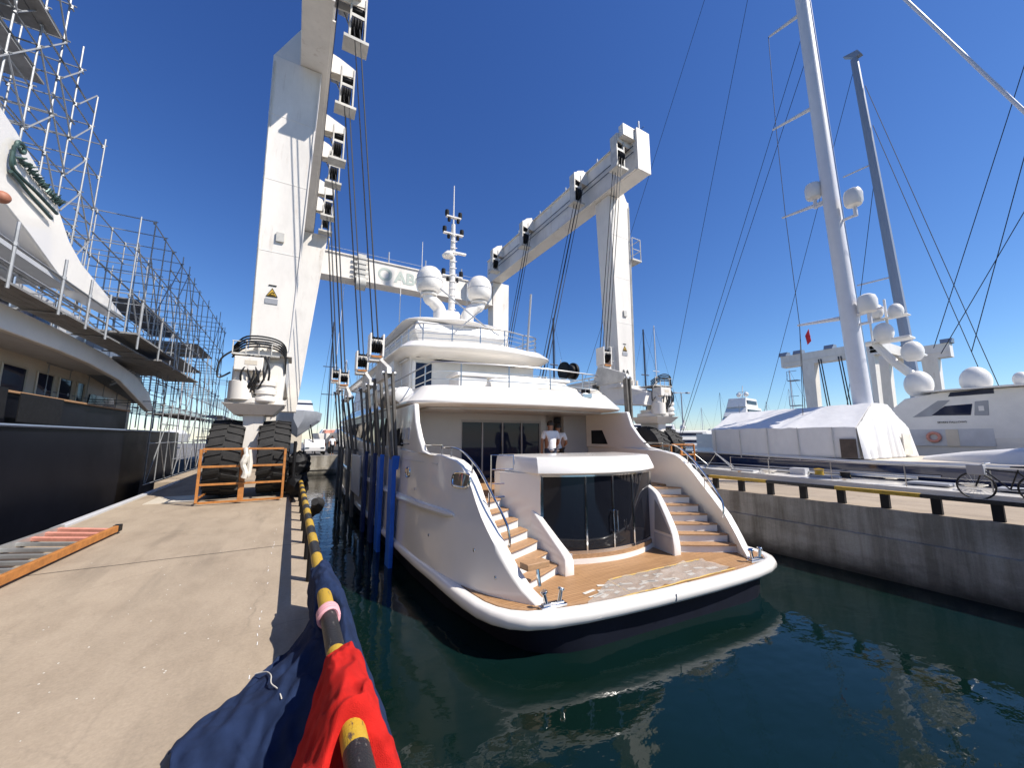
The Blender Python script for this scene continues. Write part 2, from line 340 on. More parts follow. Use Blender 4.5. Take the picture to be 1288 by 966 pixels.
def tag(o, label=None, cat=None, group=None, kind=None):
    if label: o['label'] = label
    if cat: o['category'] = cat
    if group: o['group'] = group
    if kind: o['kind'] = kind
    return o
def thing(name, loc, label, cat, group=None):
    o = bpy.data.objects.new(name, None); COL.objects.link(o); o.location = loc; o.empty_display_size = 0.3
    return tag(o, label, cat, group)
def copy_thing(o, loc, label, parent=None, rz=None):
    c = o.copy(); COL.objects.link(c)
    if parent is None:
        c.location = loc
        if rz is not None: c.rotation_euler.z = rz
        if label: c['label'] = label
    else: c.parent = parent
    for ch in o.children: copy_thing(ch, None, None, c)
    return c
def lerp(a, b, t): return a + (b - a) * t
def interp(tab, x):
    if x <= tab[0][0]: return tab[0][1]
    for (a, u), (b, v) in zip(tab, tab[1:]):
        if x <= b: return u + (v - u) * (x - a) / (b - a)
    return tab[-1][1]
def smooth_line(pts, n=6):
    """Catmull-Rom through points"""
    pts = [Vector(p) for p in pts]; out = []
    for i in range(len(pts) - 1):
        p0 = pts[max(0, i-1)]; p1 = pts[i]; p2 = pts[i+1]; p3 = pts[min(len(pts)-1, i+2)]
        for k in range(n):
            t = k / n
            out.append(0.5 * ((2*p1) + (p2-p0)*t + (2*p0-5*p1+4*p2-p3)*t*t + (3*p1-p0-3*p2+p3)*t**3))
    out.append(pts[-1]); return out
def text_mesh(name, body, size, m, parent, mtx, ext=0.006, bold=0.0):
    cu = bpy.data.curves.new(name, 'FONT'); cu.body = body; cu.size = size; cu.extrude = ext; cu.align_x = 'CENTER'; cu.offset = bold
    t = bpy.data.objects.new(name, cu); COL.objects.link(t)
    bpy.context.view_layer.update()
    me = bpy.data.meshes.new_from_object(t.evaluated_get(bpy.context.evaluated_depsgraph_get()))
    bpy.data.objects.remove(t); me.transform(mtx); me.materials.clear(); me.materials.append(m)
    o = bpy.data.objects.new(name, me); COL.objects.link(o)
    if parent: o.parent = parent; o.matrix_parent_inverse = base_of(parent).inverted()
    return o

# ================================================================ SETTING
WZ = -1.52
m = MB(); m.face([(-1500,-1500,WZ),(1500,-1500,WZ),(1500,1500,WZ),(-1500,1500,WZ)])
tag(m.build('water', M['water'], smooth=False), kind='structure')
# left finger quay, wider past the big dark hull's quarter
m = MB(); m.prism([(-3.4,-12),(0.42,-12),(0.42,37),(-4.15,37),(-4.15,18.5),(-3.4,18.5)], 'z', -4, 0)
tag(m.build('quay', M['concrete'], smooth=False), kind='structure')
# right finger quay
m = MB(); m.box(11.75, 15.2, -14, 37, -4, 0); m.box(11.62, 11.748, -14, 37, -4, -0.62)
tag(m.build('quay', M['conc_wall'], smooth=False), kind='structure')
m = MB(); m.box(11.76, 15.19, -14, 37, -0.02, 0.004)
tag(m.build('quay_surface', M['concrete'], smooth=False), kind='structure')
# head of the dock and the yard behind it
m = MB(); m.box(-60, 60, 37, 140, -4, -0.004); tag(m.build('yard_ground', M['asphalt'], smooth=False), kind='structure')
m = MB(); m.box(0.42, 11.75, 36.7, 36.999, -4, 0.06); m.box(0.42, 11.75, 36.62, 36.699, -1.1, -0.93)
tag(m.build('dock_wall', M['conc_wall'], smooth=False), kind='structure')
m = MB(); m.box(60, 420, 150, 175, -4, 0.8); m.box(150, 420, 20, 40, -4, 0.5)
tag(m.build('breakwater', M['conc_wall'], smooth=False), kind='structure')
# ================================================================ MAIN MOTOR YACHT (axis x = XC, stern towards the camera)
XC = 5.95; PZ = -0.9
def sh(co): return (co.x, co.y - 0.065 * (co.x - XC), co.z)
def mx(x): return 2 * XC - x
yacht = thing('motor_yacht', (XC, 6, WZ), 'large white motor yacht with twin teak stern stairs, held in the slings of the hoist', 'yacht')
def yb(mb, name, m, parent=None, **k): return mb.build(name, M[m] if isinstance(m, str) else m, parent or yacht, fn=sh, **k)

BASE = [(4.96,2.62),(5.3,2.86),(5.6,3.05),(6,3.22),(6.5,3.36),(7,3.44),(8,3.52),(9.5,3.56),(20,3.56),(26,3.2),(30,2.3),(33,1.0),(34.6,.06)]
TOPH = [(4.96,2.60),(5.3,2.70),(5.6,2.78),(6,2.88),(6.5,2.99),(7,3.12),(8,3.34),(9.5,3.5),(20,3.58),(26,3.4),(30,2.7),(33,1.35),(34.6,.1)]
ZTOP = [(4.96,-.88),(5.15,-.72),(5.4,-.42),(5.6,-.17),(5.8,.03),(6.0,.24),(6.2,.46),(6.4,.70),(6.6,.90),(6.8,1.05),(7.0,1.14),(7.5,1.22),(9.5,1.28),(14,1.35),(22,1.8),(34.6,3.0)]
ys = [4.96,5.05,5.15,5.3,5.4,5.5,5.6,5.7,5.8,5.9,6.0,6.1,6.2,6.3,6.4,6.5,6.6,6.7,6.8,6.9,7.0,7.25,7.5,8,8.5,9.5,11,14,17,20,23,26,28,30,31.5,33,34,34.6]
def hull_side(sg):
    m = MB(); rs = []
    for y in ys:
        zt = interp(ZTOP, y); b0 = interp(BASE, y); t0 = interp(TOPH, y); ring = []
        N = 9
        hb = lambda z: lerp(b0, t0, max(0, min(1, (z + .95) / 2.05)))
        # outside going up, with a raised moulding forward of y = 6.8
        for k in range(N + 1):
            z = -1.08 + (zt + 1.08) * k / N
            ring.append((XC + sg * hb(z), y, z))
        th = 0.20 if y < 11 else 0.12
        th = min(th, hb(zt) * .6)
        ring.append((XC + sg * (hb(zt) - .04), y, zt + .02))
        ring.append((XC + sg * (hb(zt) - th + .03), y, zt + .02))
        for k in range(N + 1):
            z = zt + (-1.08 - zt) * k / N
            ring.append((XC + sg * (hb(z) - th), y, z))
        rs.append(ring)
    m.rings(rs)
    return m
for sg in (-1, 1): yb(hull_side(sg), 'hull_side', 'white', ang=50)
# raised moulding along the flank, and the fat white rub rail
for sg in (-1, 1):
    pts = [(XC + sg * (lerp(interp(BASE,y),interp(TOPH,y),.55) + .005), y, .16) for y in (6.75,7,8,9.5,12,16,20,24)]
    m = MB(); m.tube(pts, [.03,.075,.085,.085,.085,.085,.085,.085], 8); yb(m, 'moulding', 'white')
# navy underbody
m = MB(); rs = []
for y in [4.66,4.72,4.85,5.05,5.5,7,9,14,20,26,30,33,34.5]:
    hb = interp([(4.66,1.9),(4.72,2.3),(4.85,2.6),(5.05,2.8),(5.5,3.0),(7,3.32),(9.5,3.45),(20,3.45),(26,3.05),(30,2.1),(33,.8),(34.5,.05)], y)
    rs.append([(XC-hb,y,-1.06),(XC-hb*.97,y,-1.7),(XC-hb*.7,y,-2.5),(XC,y,-2.8),(XC+hb*.7,y,-2.5),(XC+hb*.97,y,-1.7),(XC+hb,y,-1.06)])
m.rings(rs); yb(m, 'underbody', 'navy')
# swim platform: outline (half), teak sheet, fat rim
HALF = [(0,4.42),(.7,4.425),(1.4,4.45),(2.0,4.49),(2.55,4.57),(2.9,4.68),(3.13,4.85),(3.29,5.08),(3.40,5.38),(3.46,5.8),(3.5,6.4),(3.53,7.2)]
OUT = [(XC - h, y) for h, y in HALF[::-1]] + [(XC + h, y) for h, y in HALF[1:]]
rim = []
def inset(o, d):
    res = []
    for i, (x, y) in enumerate(o):
        a = Vector(o[max(0,i-1)]); b = Vector(o[min(len(o)-1,i+1)]); t = (b - a).normalized(); nrm = Vector((-t.y, t.x))
        res.append((x + nrm.x*d, y + nrm.y*d))
    return res
prof = [(0.0,-.985),(.012,-.93),(.045,-.89),(.10,-.872),(.16,-.874),(.20,-.895),(.20,-1.12),(.10,-1.118),(.045,-1.09),(.012,-1.045)]
m = MB(); rr = []
ext = [(XC + (-1)*h, y) for h, y in [(3.56,34),(3.56,20),(3.57,12),(3.56,9)]]
def railpath():
    L = [(XC - interp(BASE, y) - .06, y) for y in (26, 20, 15, 11, 9, 8)]
    Rr = [(XC + interp(BASE, y) + .06, y) for y in (8, 9, 11, 15, 20, 26)]
    return L + OUT + Rr
RP = railpath()
ins = {d: inset(RP, d) for d, _ in prof}
for i in range(len(RP)): rr.append([(ins[d][i][0], ins[d][i][1], z) for d, z in prof])
m.rings(rr); yb(m, 'rub_rail', 'white', ang=60)
m = MB(); a = inset(OUT, .19); m.prism(a, 'z', -1.15, PZ - .004); yb(m, 'swim_platform', 'white', smooth=False)
m = MB(); a = inset(OUT, .215); m.prism(a, 'z', PZ - .003, PZ + .006); yb(m, 'platform_deck', 'teak', smooth=False)
m = MB(); m.box(XC-.32, XC-.315, 4.412, 4.43, -1.05, -.93); yb(m, 'rail_joint', 'grey', smooth=False)
m = MB()
b1 = inset(OUT, .215); b2 = inset(OUT, .30)
for i in range(len(b1) - 1): m.face([(*b1[i], PZ+.0105), (*b1[i+1], PZ+.0105), (*b2[i+1], PZ+.0105), (*b2[i], PZ+.0105)])
yb(m, 'margin_plank', 'teak_trim', smooth=False)
# inside structure: garage front, raised floor
GL = lambda x: 6.16 + .36 * ((x - XC) / 1.4) ** 2          # curved glass line (plan)
def arc(x0, x1, n, off=0): return [(lerp(x0, x1, k/n), GL(lerp(x0, x1, k/n)) + off) for k in range(n + 1)]
gx0, gx1 = XC - 1.46, XC + 1.56
m = MB(); m.prism(arc(gx0-.12, gx1+.12, 16, -.06) + [(gx1+.12, 7.4), (gx0-.12, 7.4)], 'z', PZ, PZ+.10); yb(m, 'door_sill', 'white', ang=60)
m = MB(); m.prism(arc(gx0-.06, gx1+.06, 16, -.035) + [(gx1, 7.0), (gx0, 7.0)], 'z', PZ+.101, PZ+.185); yb(m, 'sill_plank', 'teak_trim', ang=60)
gd = yb(MB().prism(arc(gx0, gx1, 20, 0) + [(x, y) for x, y in arc(gx0, gx1, 20, .03)[::-1]], 'z', PZ+.186, .80), 'glass_door', 'glass', ang=60)
m = MB()
for x in (gx0, XC-.62, XC+.02, XC+.64, gx1):
    y = GL(x); w_ = .018 if x not in (gx0, gx1) else .03
    m.box(x-w_, x+w_, y-.018, y+.02, PZ+.186, .80)
m.rings([[(x, y-.02, .80), (x, y+.05, .80), (x, y+.05, .83), (x, y-.02, .83)] for x, y in arc(gx0, gx1, 20)])
m.rings([[(x, y-.02, PZ+.187), (x, y+.0, PZ+.187), (x, y+.0, PZ+.25), (x, y-.02, PZ+.25)] for x, y in arc(gx0, gx1, 20)])
yb(m, 'door_frame', 'chrome', gd, ang=60)
for x in (XC-.03, XC+.07):
    y = GL(x); m = MB(); m.tube([(x,y,-.32),(x,y-.07,-.32),(x,y-.07,.08),(x,y,.08)], .017, 8); yb(m, 'door_handle', 'chrome', gd)
# housing beside and above the glass
for sg in (-1, 1):
    xa, xb = (gx0-.03, XC-1.98) if sg < 0 else (gx1+.03, XC+1.98)
    pl = [(xa, GL(xa)-.02), (xb, 7.35), (xb, 7.6), (xa, 7.6)]
    m = MB(); m.prism(pl if sg > 0 else pl[::-1], 'z', PZ, .86); yb(m, 'stern_bulkhead', 'white', smooth=False)
m = MB()
cp = arc(XC-1.56, XC+1.66, 20, -.09); back = [(XC+1.85, 7.2), (XC+1.9, 8.0), (XC-1.75, 8.0), (XC-1.72, 7.1)]
inn = lambda pts, d: [(XC + (x-XC)*(1-d*.6), y + d) for x, y in pts]
full = cp + back
def sc(pts, d): return [(XC + (x-XC)*(1 - d*.25), min(y + d, 8.0)) for x, y in pts]
m.rings([[(x, y, z) for x, y in sc(full, d)] for d, z in ((.0,.86),(-.02,.875),(-.02,.92),(.03,1.04),(.085,1.165),(.12,1.195),(.2,1.205))])
yb(m, 'stern_coaming', 'white', ang=24)
m = MB(); m.rings([[(x, y-.012, .805), (x, y+.06, .805), (x, y+.06, .858), (x, y-.012, .858)] for x, y in arc(XC-1.5, XC+1.5, 20)]); yb(m, 'trim_strip', 'white2', ang=60)
# stairs: seven teak treads each side, winders at the bottom
NT = 7
for sg in (-1, 1):
    st = MB()
    for k in range(NT):
        z = PZ + .175 * (k + 1)
        xo = XC + sg * (2.72 + .022*k)                       # outer end
        xi = XC + sg * (1.50 + .09*k)                        # inner end, by the inner wall
        yo = 5.32 + .245 * k; yi = 5.95 + .205 * k
        yo2 = 8.2; yi2 = 8.2
        # riser block
        q = [(xo, yo+.025), (xi, yi+.025), (xi, yi2), (xo, yo2)]
        lo = [(x, y, z-.30 if k else PZ+.002) for x, y in q]; hi = [(x, y, z-.032) for x, y in q]
        st.hexa(lo, hi) if sg < 0 else st.hexa([lo[i] for i in (1,0,3,2)], [hi[i] for i in (1,0,3,2)])
        # tread with a rounded nose
        mid = ((xo+xi)/2, (yo+yi)/2 - .05)
        front = [(lerp(lerp(xo, mid[0], t), lerp(mid[0], xi, t), t), lerp(lerp(yo, mid[1], t), lerp(mid[1], yi, t), t)) for t in [j/8 for j in range(9)]]
        dep = .30
        pl = front + [(xi - .0*sg, yi + dep), (xo, yo + dep)]
        t = MB(); t.prism(pl, 'z', z-.03, z); yb(t, 'stair_tread', 'teak_trim', bev=.008, smooth=False)
    yb(st, 'staircase', 'white2', smooth=False)
    # outer stair liner between steps and bulwark
    # inner wall, a wedge that falls to a newel
    wl_ = MB()
    xin = lambda t: XC + sg * lerp(1.62, 1.42, t)
    top = [(7.30,.50),(7.0,.30),(6.75,.15),(6.45,-.08),(6.15,-.32),(5.92,-.50),(5.84,-.57),(5.80,-.63),(5.78,-.75),(5.78,PZ)]
    if sg > 0: top = [(7.30,.62),(6.75,.52),(6.42,.38),(6.3,.30),(6.15,.10),(6.0,-.13),(5.88,-.34),(5.82,-.48),(5.78,-.72),(5.78,PZ)]
    rs = []
    for y, z in top:
        t = (7.3 - y) / 1.54; x = xin(t)
        w0 = .075 + .06*max(0, min(1, (6.6-y)/.8)); rs.append([(x - sg*w0, y, PZ+.001), (x - sg*w0, y, z), (x - sg*(w0-.025), y-.01, z+.025), (x + sg*.03, y-.01, z+.025), (x + sg*.055, y, z), (x + sg*.055, y, PZ+.001)])
    wl_.rings(rs); sw = yb(wl_, 'stair_wall', 'white', ang=50)
    # recessed locker face on the door side of the wall
    fx = lambda y, o: XC + sg*(lerp(1.62, 1.42, (7.3 - y)/1.54) - .055 - .06*max(0, min(1, (6.6-y)/.8)) - .02 - o)
    def facing(poly, o0, o1):
        mb = MB(); mb.rings([[(fx(y, o), y, z) for y, z in poly] for o in (o0, o1)]); return mb
    yb(facing([(5.83,PZ+.012),(6.40,PZ+.012),(6.40,PZ+.36),(5.83,PZ+.36)], .0, .015), 'locker', 'ltgrey', sw, smooth=False, bev=.004)
    if sg > 0: yb(facing([(5.86,PZ+.42),(6.38,PZ+.42),(6.33,.20),(6.22,.08),(5.92,-.38)], .0, .010), 'recess', 'grey', sw, smooth=False, bev=.004)
    else: yb(facing([(5.88,PZ+.40),(6.36,PZ+.40),(6.36,-.26),(6.0,-.50)], .0, .010), 'recess', 'ltgrey', sw, smooth=False, bev=.004)
# stair handrails along the sloping bulwark tops
for sg in (-1, 1):
    X = lambda y, d=.09: XC + sg * (interp(TOPH, y) - d)
    pts = smooth_line([(X(7.6), 7.6, 1.40), (X(7.0), 7.0, 1.36), (X(6.5), 6.45, 1.05), (X(6.1), 6.0, .60), (X(5.8), 5.72, .26), (X(5.7), 5.62, .10), (X(5.6),5.60,-.10), (X(5.6), 5.62, -.2)], 5)
    m = MB(); m.tube(pts, .02, 8); hr = yb(m, 'handrail', 'chrome')
    for y, zt in ((7.3, 1.385), (6.62, 1.15), (6.12, .62)):
        m = MB(); m.bar((X(y), y, interp(ZTOP, y)), (X(y), y, zt), .014); yb(m, 'stanchion', 'chrome', hr)
    pts = [(X(y, .06), y, 1.44) for y in (7.6, 8.2, 9, 10)]
    m = MB(); m.tube(pts, .018, 8)
    for y in (7.6, 8.4, 9.2, 10): m.bar((X(y,.06), y, 1.2), (X(y,.06), y, 1.44), .012)
    yb(m, 'side_rail', 'chrome')
# boarding gate at the head of the left stairs
m = MB(); a = (XC-2.2, 7.32); b = (XC-1.72, 7.22)
m.tube([(*a,.35),(*a,1.22),(*b,1.22),(*b,.35),(*a,.35)], .018, 8)
for z in (.62, .92): m.bar((*a,z),(*b,z),.011)
yb(m, 'stair_gate', 'chrome')
m = MB(); a = (XC+2.2, 7.32); b = (XC+1.78, 7.25)
m.tube([(*a,.35),(*a,1.1),(*b,1.1),(*b,.35),(*a,.35)], .018, 8); m.bar((*a,.72),(*b,.72),.011)
yb(m, 'stair_gate', 'chrome')
# mooring cleats standing on the platform corners
for sg in (-1, 1):
    o = Vector((XC + sg*2.42, 4.80, PZ + .01)); m = MB()
    m.obox(o + Vector((0,0,.02)), (.44,.11,.04)); m.obox(o + Vector((0,0,.055)), (.36,.07,.04))
    for t in (-1, 1):
        m.tube([o + Vector((t*.11,0,.04)), o + Vector((t*.15,0,.22))], [.035,.028], 12)
        m.tube([o + Vector((t*.145,0,.22)), o + Vector((t*.155,0,.25))], [.055,.05], 12)
    yb(m, 'mooring_cleat', 'chrome', bev=.006)
# fairleads through the left and right quarters
for sg in (-1, 1):
    for y, z, L_, H in ((6.72, .80, .26, .13), (9.1, .78, .12, .10)):
        bx = XC + sg * (lerp(interp(BASE,y),interp(TOPH,y),(z+.95)/2.05)); dx = sg*(-.10 if y > 8 else -.30)
        e = []
        for k in range(24):
            t = 2*math.pi*k/24; cc, ss = math.cos(t), math.sin(t)
            px = abs(cc)**.55 * (1 if cc>0 else -1); py = abs(ss)**.55 * (1 if ss>0 else -1)
            yy = y + L_*px; zz = z + H*py
            e.append((XC + sg*(lerp(interp(BASE,yy),interp(TOPH,yy),(zz+.95)/2.05) + .012), yy, zz))
        m = MB(); m.tube(e + e[:1], .024, 8); fl = yb(m, 'fairlead', 'chrome')
        m = MB(); m.face([(p[0]-sg*.004, p[1], p[2]) for p in e]); yb(m, 'fairlead_pocket', 'steel', fl)
        m = MB(); m.bar((bx+sg*.01, y-.05, z-H), (bx+sg*.01, y-.05, z+H), .02, 8); m.bar((bx+sg*.01, y+.08, z-H), (bx+sg*.01, y+.08, z+H), .02, 8); yb(m, 'roller', 'chrome', fl)
# aft deck floor and saloon
m = MB(); m.prism([(XC-3.2,7.5),(XC+3.2,7.5),(XC+3.3,13),(XC-3.3,13)], 'z', .20, .325); yb(m, 'aft_deck', 'teak', smooth=False)
m = MB()
m.box(XC-3.3, XC-1.42, 11.0, 11.15, .33, 2.42); m.box(XC+1.42, XC+1.62, 11.0, 11.15, .33, 2.42); m.box(XC+2.35, XC+3.3, 11.0, 11.15, .33, 2.42)
m.box(XC-1.42, XC+1.42, 11.0, 11.15, 2.16, 2.42); m.box(XC+1.62, XC+2.35, 11.6, 11.75, .33, 2.42)
m.box(XC-3.42, XC-3.3, 11.0, 24, .33, 2.45); m.box(XC+3.3, XC+3.42, 11.0, 24, .33, 2.45)
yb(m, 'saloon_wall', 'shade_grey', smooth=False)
sl = yb(MB().box(XC-1.41, XC+1.41, 11.06, 11.10, .34, 2.10), 'sliding_door', 'glass_blue', smooth=False)
m = MB()
for k in range(5):
    x = XC - 1.40 + .70*k; m.box(x-.02, x+.02, 11.02, 11.06, .34, 2.10)
m.box(XC-1.42, XC+1.42, 11.015, 11.058, 2.08, 2.16)
yb(m, 'door_frame', 'grey', sl, smooth=False)
m = MB(); m.box(XC-.06, XC-.03, 10.985, 11.01, .95, 1.5); yb(m, 'door_handle', 'chrome', sl)
for sg in (-1, 1):                                             # dark side windows of the saloon
    m = MB(); m.box(XC+sg*3.425-.01, XC+sg*3.425+.01, 12, 23, 1.35, 2.2); yb(m, 'side_window', 'glass', smooth=False)
# wing buttresses from bulwark to deckhead
for sg in (-1, 1):
    prof2 = [(7.75,1.24),(8.2,1.32),(8.55,1.62),(8.85,1.98),(9.0,2.42),(11.0,2.42),(11.0,1.27)]
    xa, xb = XC + sg*3.30, XC + sg*3.42
    wb = yb(MB().prism(prof2, 'x', xa, xb), 'wing_buttress', 'white', bev=.03)
    m = MB(); m.prism([(9.9,1.38),(10.7,1.38),(10.7,1.85),(10.15,1.85)], 'x', XC+sg*3.29, XC+sg*3.43); yb(m, 'wing_window', 'glass', wb, smooth=False)
# ---- upper decks: slab with rounded plan, coaming that leans inwards
def plan(ya, hb, yf, hf, r=1.6, n=7, bow=.35):
    """outline: gently bowed aft edge at ya, corner radius r, sides to yf"""
    L = []
    for k in range(n + 1):
        a = math.pi/2 * k/n
        L.append((XC + hb - r + r*math.cos(math.pi/2 - a), ya + bow*.55 + r*.75 - r*.75*math.sin(math.pi/2 - a)))
    mid = [(XC + (hb-r)*(1 - 2*k/8), ya + bow*.55 * abs(1 - 2*k/8)**2) for k in range(1, 8)]
    R_ = [(x, y) for x, y in L[::-1]]
    Lh = [(2*XC - x, y) for x, y in R_]
    # order: right fwd -> right corner -> aft -> left corner -> left fwd
    return [(XC+hf, yf)] + R_ + mid + Lh[::-1] + [(XC-hf, yf)]
def shift(o, d):
    c = inset(o, -d) if False else None
    res = []
    for i, (x, y) in enumerate(o):
        a = Vector(o[max(0,i-1)]); b = Vector(o[min(len(o)-1,i+1)]); t = (b - a).normalized(); nrm = Vector((t.y, -t.x))
        res.append((x - nrm.x*d, y - nrm.y*d))
    return res
def deck(ya, hb, yf, hf, secs, name, r=1.6, bow=.35, m_='white'):
    o = plan(ya, hb, yf, hf, r, bow=bow); m = MB()
    # decide inward direction
    s1 = shift(o, .1); inward = 1 if abs(s1[len(s1)//2][1]) > abs(o[len(o)//2][1]) else -1
    m.rings([[(x, y, z) for x, y in shift(o, d*inward)] for d, z in secs]); return yb(m, name, m_, ang=26), (lambda d: shift(o, d*inward))
_, O2 = deck(8.55, 3.46, 25, 3.5, [(.9,2.40),(.22,2.42),(.03,2.45),(0,2.48),(.0,2.53),(.03,2.56),(.40,2.93),(.44,2.965),(.50,2.975),(.58,2.97),(.60,2.86)], 'upper_deck', r=1.3, bow=.45)
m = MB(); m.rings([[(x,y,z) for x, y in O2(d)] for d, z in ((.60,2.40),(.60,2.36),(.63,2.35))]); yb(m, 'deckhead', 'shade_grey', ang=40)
def railing(O, d, z0, z1, bars, every, name, r=.021, lo=1, hi=-1, mt='steel'):
    pts = [(x, y, z1) for x, y in O(d)]; 
    y_lim = None
    m = MB(); m.tube(pts, r, 6)
    for z in bars: m.tube([(x, y, z) for x, y, _ in pts], r*.6, 5)
    L = 0; last = -9
    for a, b in zip(pts, pts[1:]):
        a = Vector(a); b = Vector(b); seg = (b-a).length; t = 0
        while L + seg - last >= every:
            t = last + every - L; p = a + (b-a)*max(0, t)/seg; last = L + max(0, t)
            m.bar((p.x, p.y, z0), (p.x, p.y, z1), r*.9, 6)
        L += seg
    return yb(m, name, mt)
railing(O2, .66, 2.93, 3.62, (3.16, 3.38), 1.35, 'deck_rail')
# covered furniture behind the rail and the bridge-deck house
m = MB(); m.box(XC-2.5, XC+2.5, 13.2, 20, 2.9, 4.6); m.box(XC-2.78, XC-2.5, 14.4, 22, 2.9, 4.6); m.box(XC+2.5, XC+2.78, 14.4, 22, 2.9, 4.6); yb(m, 'bridge_house', 'white2', smooth=False)
m = MB(); m.box(XC-2.3, XC-1.72, 13.15, 13.195, 3.0, 4.25); hd = yb(m, 'house_door', 'glass_blue', smooth=False)
m = MB(); m.box(XC-2.42, XC-2.30, 13.13, 13.2, 3.0, 4.3); yb(m, 'door_jamb', 'white', hd, smooth=False)
m = MB(); m.box(XC-.75, XC-.25, 13.15, 13.195, 3.45, 3.95); yb(m, 'house_window', 'glass_blue', smooth=False)
m = MB(); m.box(XC-1.62, XC+2.6, 10.9, 11.9, 3.52, 3.64); yb(m, 'table_cover', 'white', bev=.03)
m = MB(); m.box(XC-1.55, XC-.6, 10.95, 11.8, 2.9, 3.515); yb(m, 'bar_unit', 'white2', bev=.02)
def bolster(pts, r, seed, flat=.8):
    rnd = random.Random(seed); m = MB(); rs = []
    P_ = smooth_line(pts, 8)
    for i, p in enumerate(P_):
        d = (P_[min(i+1, len(P_)-1)] - P_[max(0, i-1)]).normalized(); a = d.cross(Vector((0,0,1))).normalized(); ring = []
        for k in range(14):
            t = 2*math.pi*k/14; rad = r * (.82 + .36*rnd.random()*.5) * (.35 if i in (0, len(P_)-1) else 1)
            ring.append(p + a*math.cos(t)*rad + Vector((0,0,1))*math.sin(t)*rad*flat)
        rs.append(ring)
    return m.rings(rs)
yb(bolster([(XC-.95,10.3,3.10),(XC+.4,10.15,3.12),(XC+1.6,10.2,3.14),(XC+2.5,10.6,3.1)], .24, 3), 'furniture_cover', 'cover')
yb(bolster([(XC-.7,10.6,3.34),(XC+.5,10.5,3.36),(XC+2.3,10.7,3.34)], .15, 5), 'furniture_cover', 'tarp')
# twin black deck lights on a bracket
o = Vector((XC+1.75, 9.05, 2.86)); m = MB(); m.obox(o+Vector((0,0,.0)), (.34,.16,.14)); dl = yb(m, 'light_bracket', 'steel', bev=.01)
for t in (-1, 1): m = MB(); m.tube([o+Vector((t*.09,0,.06)), o+Vector((t*.09,0,.19))], [.06,.065], 12); yb(m, 'deck_light', 'black', dl)
# second roof
_, O3 = deck(11.7, 2.98, 26, 3.1, [(1.4,4.40),(.62,4.42),(.30,4.47),(.06,4.60),(0,4.655),(.0,4.69),(.03,4.715),(.27,4.90),(.31,4.925),(.38,4.93),(.42,4.92),(.44,4.84)], 'roof_deck', r=1.2, bow=.7)
m = MB(); m.prism([(XC-2.6,13.3),(XC+2.6,13.3),(XC+2.8,24),(XC-2.8,24)], 'z', 4.36, 4.40); yb(m, 'roof_soffit', 'white2', smooth=False)
railing(O3, .50, 4.88, 5.58, (5.06, 5.24, 5.41), 1.0, 'roof_rail', r=.024)
m = MB(); rs = []
for d, z in ((.3,4.95),(.25,5.5),(.0,5.9),(.15,6.3)): rs.append([(XC-2.0+d,14.6+d,z),(XC+2.0-d,14.6+d,z),(XC+2.2-d,21,z),(XC-2.2+d,21,z)])
m.rings(rs); yb(m, 'flybridge', 'white2', ang=30)
_, O4 = deck(14.4, 2.25, 22, 2.3, [(1.0,6.32),(.3,6.34),(.06,6.40),(0,6.46),(.1,6.53),(.6,6.60),(1.2,6.63)], 'hardtop', r=1.3, bow=.5)
m = MB()
for sg in (-1, 1): m.hexa([(XC+sg*1.75-.12,14.9,4.95),(XC+sg*1.75+.12,14.9,4.95),(XC+sg*1.75+.12,15.6,4.95),(XC+sg*1.75-.12,15.6,4.95)],[(XC+sg*1.6-.1,15.4,6.33),(XC+sg*1.6+.1,15.4,6.33),(XC+sg*1.6+.1,16.2,6.33),(XC+sg*1.6-.1,16.2,6.33)])
yb(m, 'hardtop_leg', 'white')
# satellite domes on their pedestals
for sg in (-1, 1):
    c = (XC + sg*1.17, 15.6, 8.45)
    m = MB(); m.lathe([(.05,-.60),(.40,-.56),(.52,-.44),(.555,-.2),(.56,0),(.54,.18),(.47,.38),(.34,.53),(.18,.61),(.02,.64)], c, 24); dm = yb(m, 'satellite_dome', 'white', ang=60)
    m = MB(); m.lathe([(.565,-.06),(.572,-.05),(.572,-.03),(.565,-.02)], c, 24); yb(m, 'dome_seam', 'ltgrey', dm)
    m = MB(); m.tube(smooth_line([(XC+sg*.62,15.7,6.6),(XC+sg*.66,15.7,7.2),(XC+sg*.95,15.65,7.5),(XC+sg*1.17,15.6,7.62),(c[0],c[1],7.9)],5), [.3]*5+[.27]*5+[.26]*5+[.25]*5+[.24], 12); yb(m, 'dome_arm', 'white', dm)
    m = MB(); m.lathe([(.34,-.02),(.36,.05),(.2,.12)], (c[0],c[1],7.76), 18); yb(m, 'dome_base', 'white2', dm)
m = MB(); m.hexa([(XC-.5,15.6,6.6),(XC+.5,15.6,6.6),(XC+.5,17,6.6),(XC-.5,17,6.6)],[(XC-.3,15.8,7.3),(XC+.3,15.8,7.3),(XC+.3,16.6,7.3),(XC-.3,16.6,7.3)]); yb(m, 'mast_step', 'white', bev=.04)
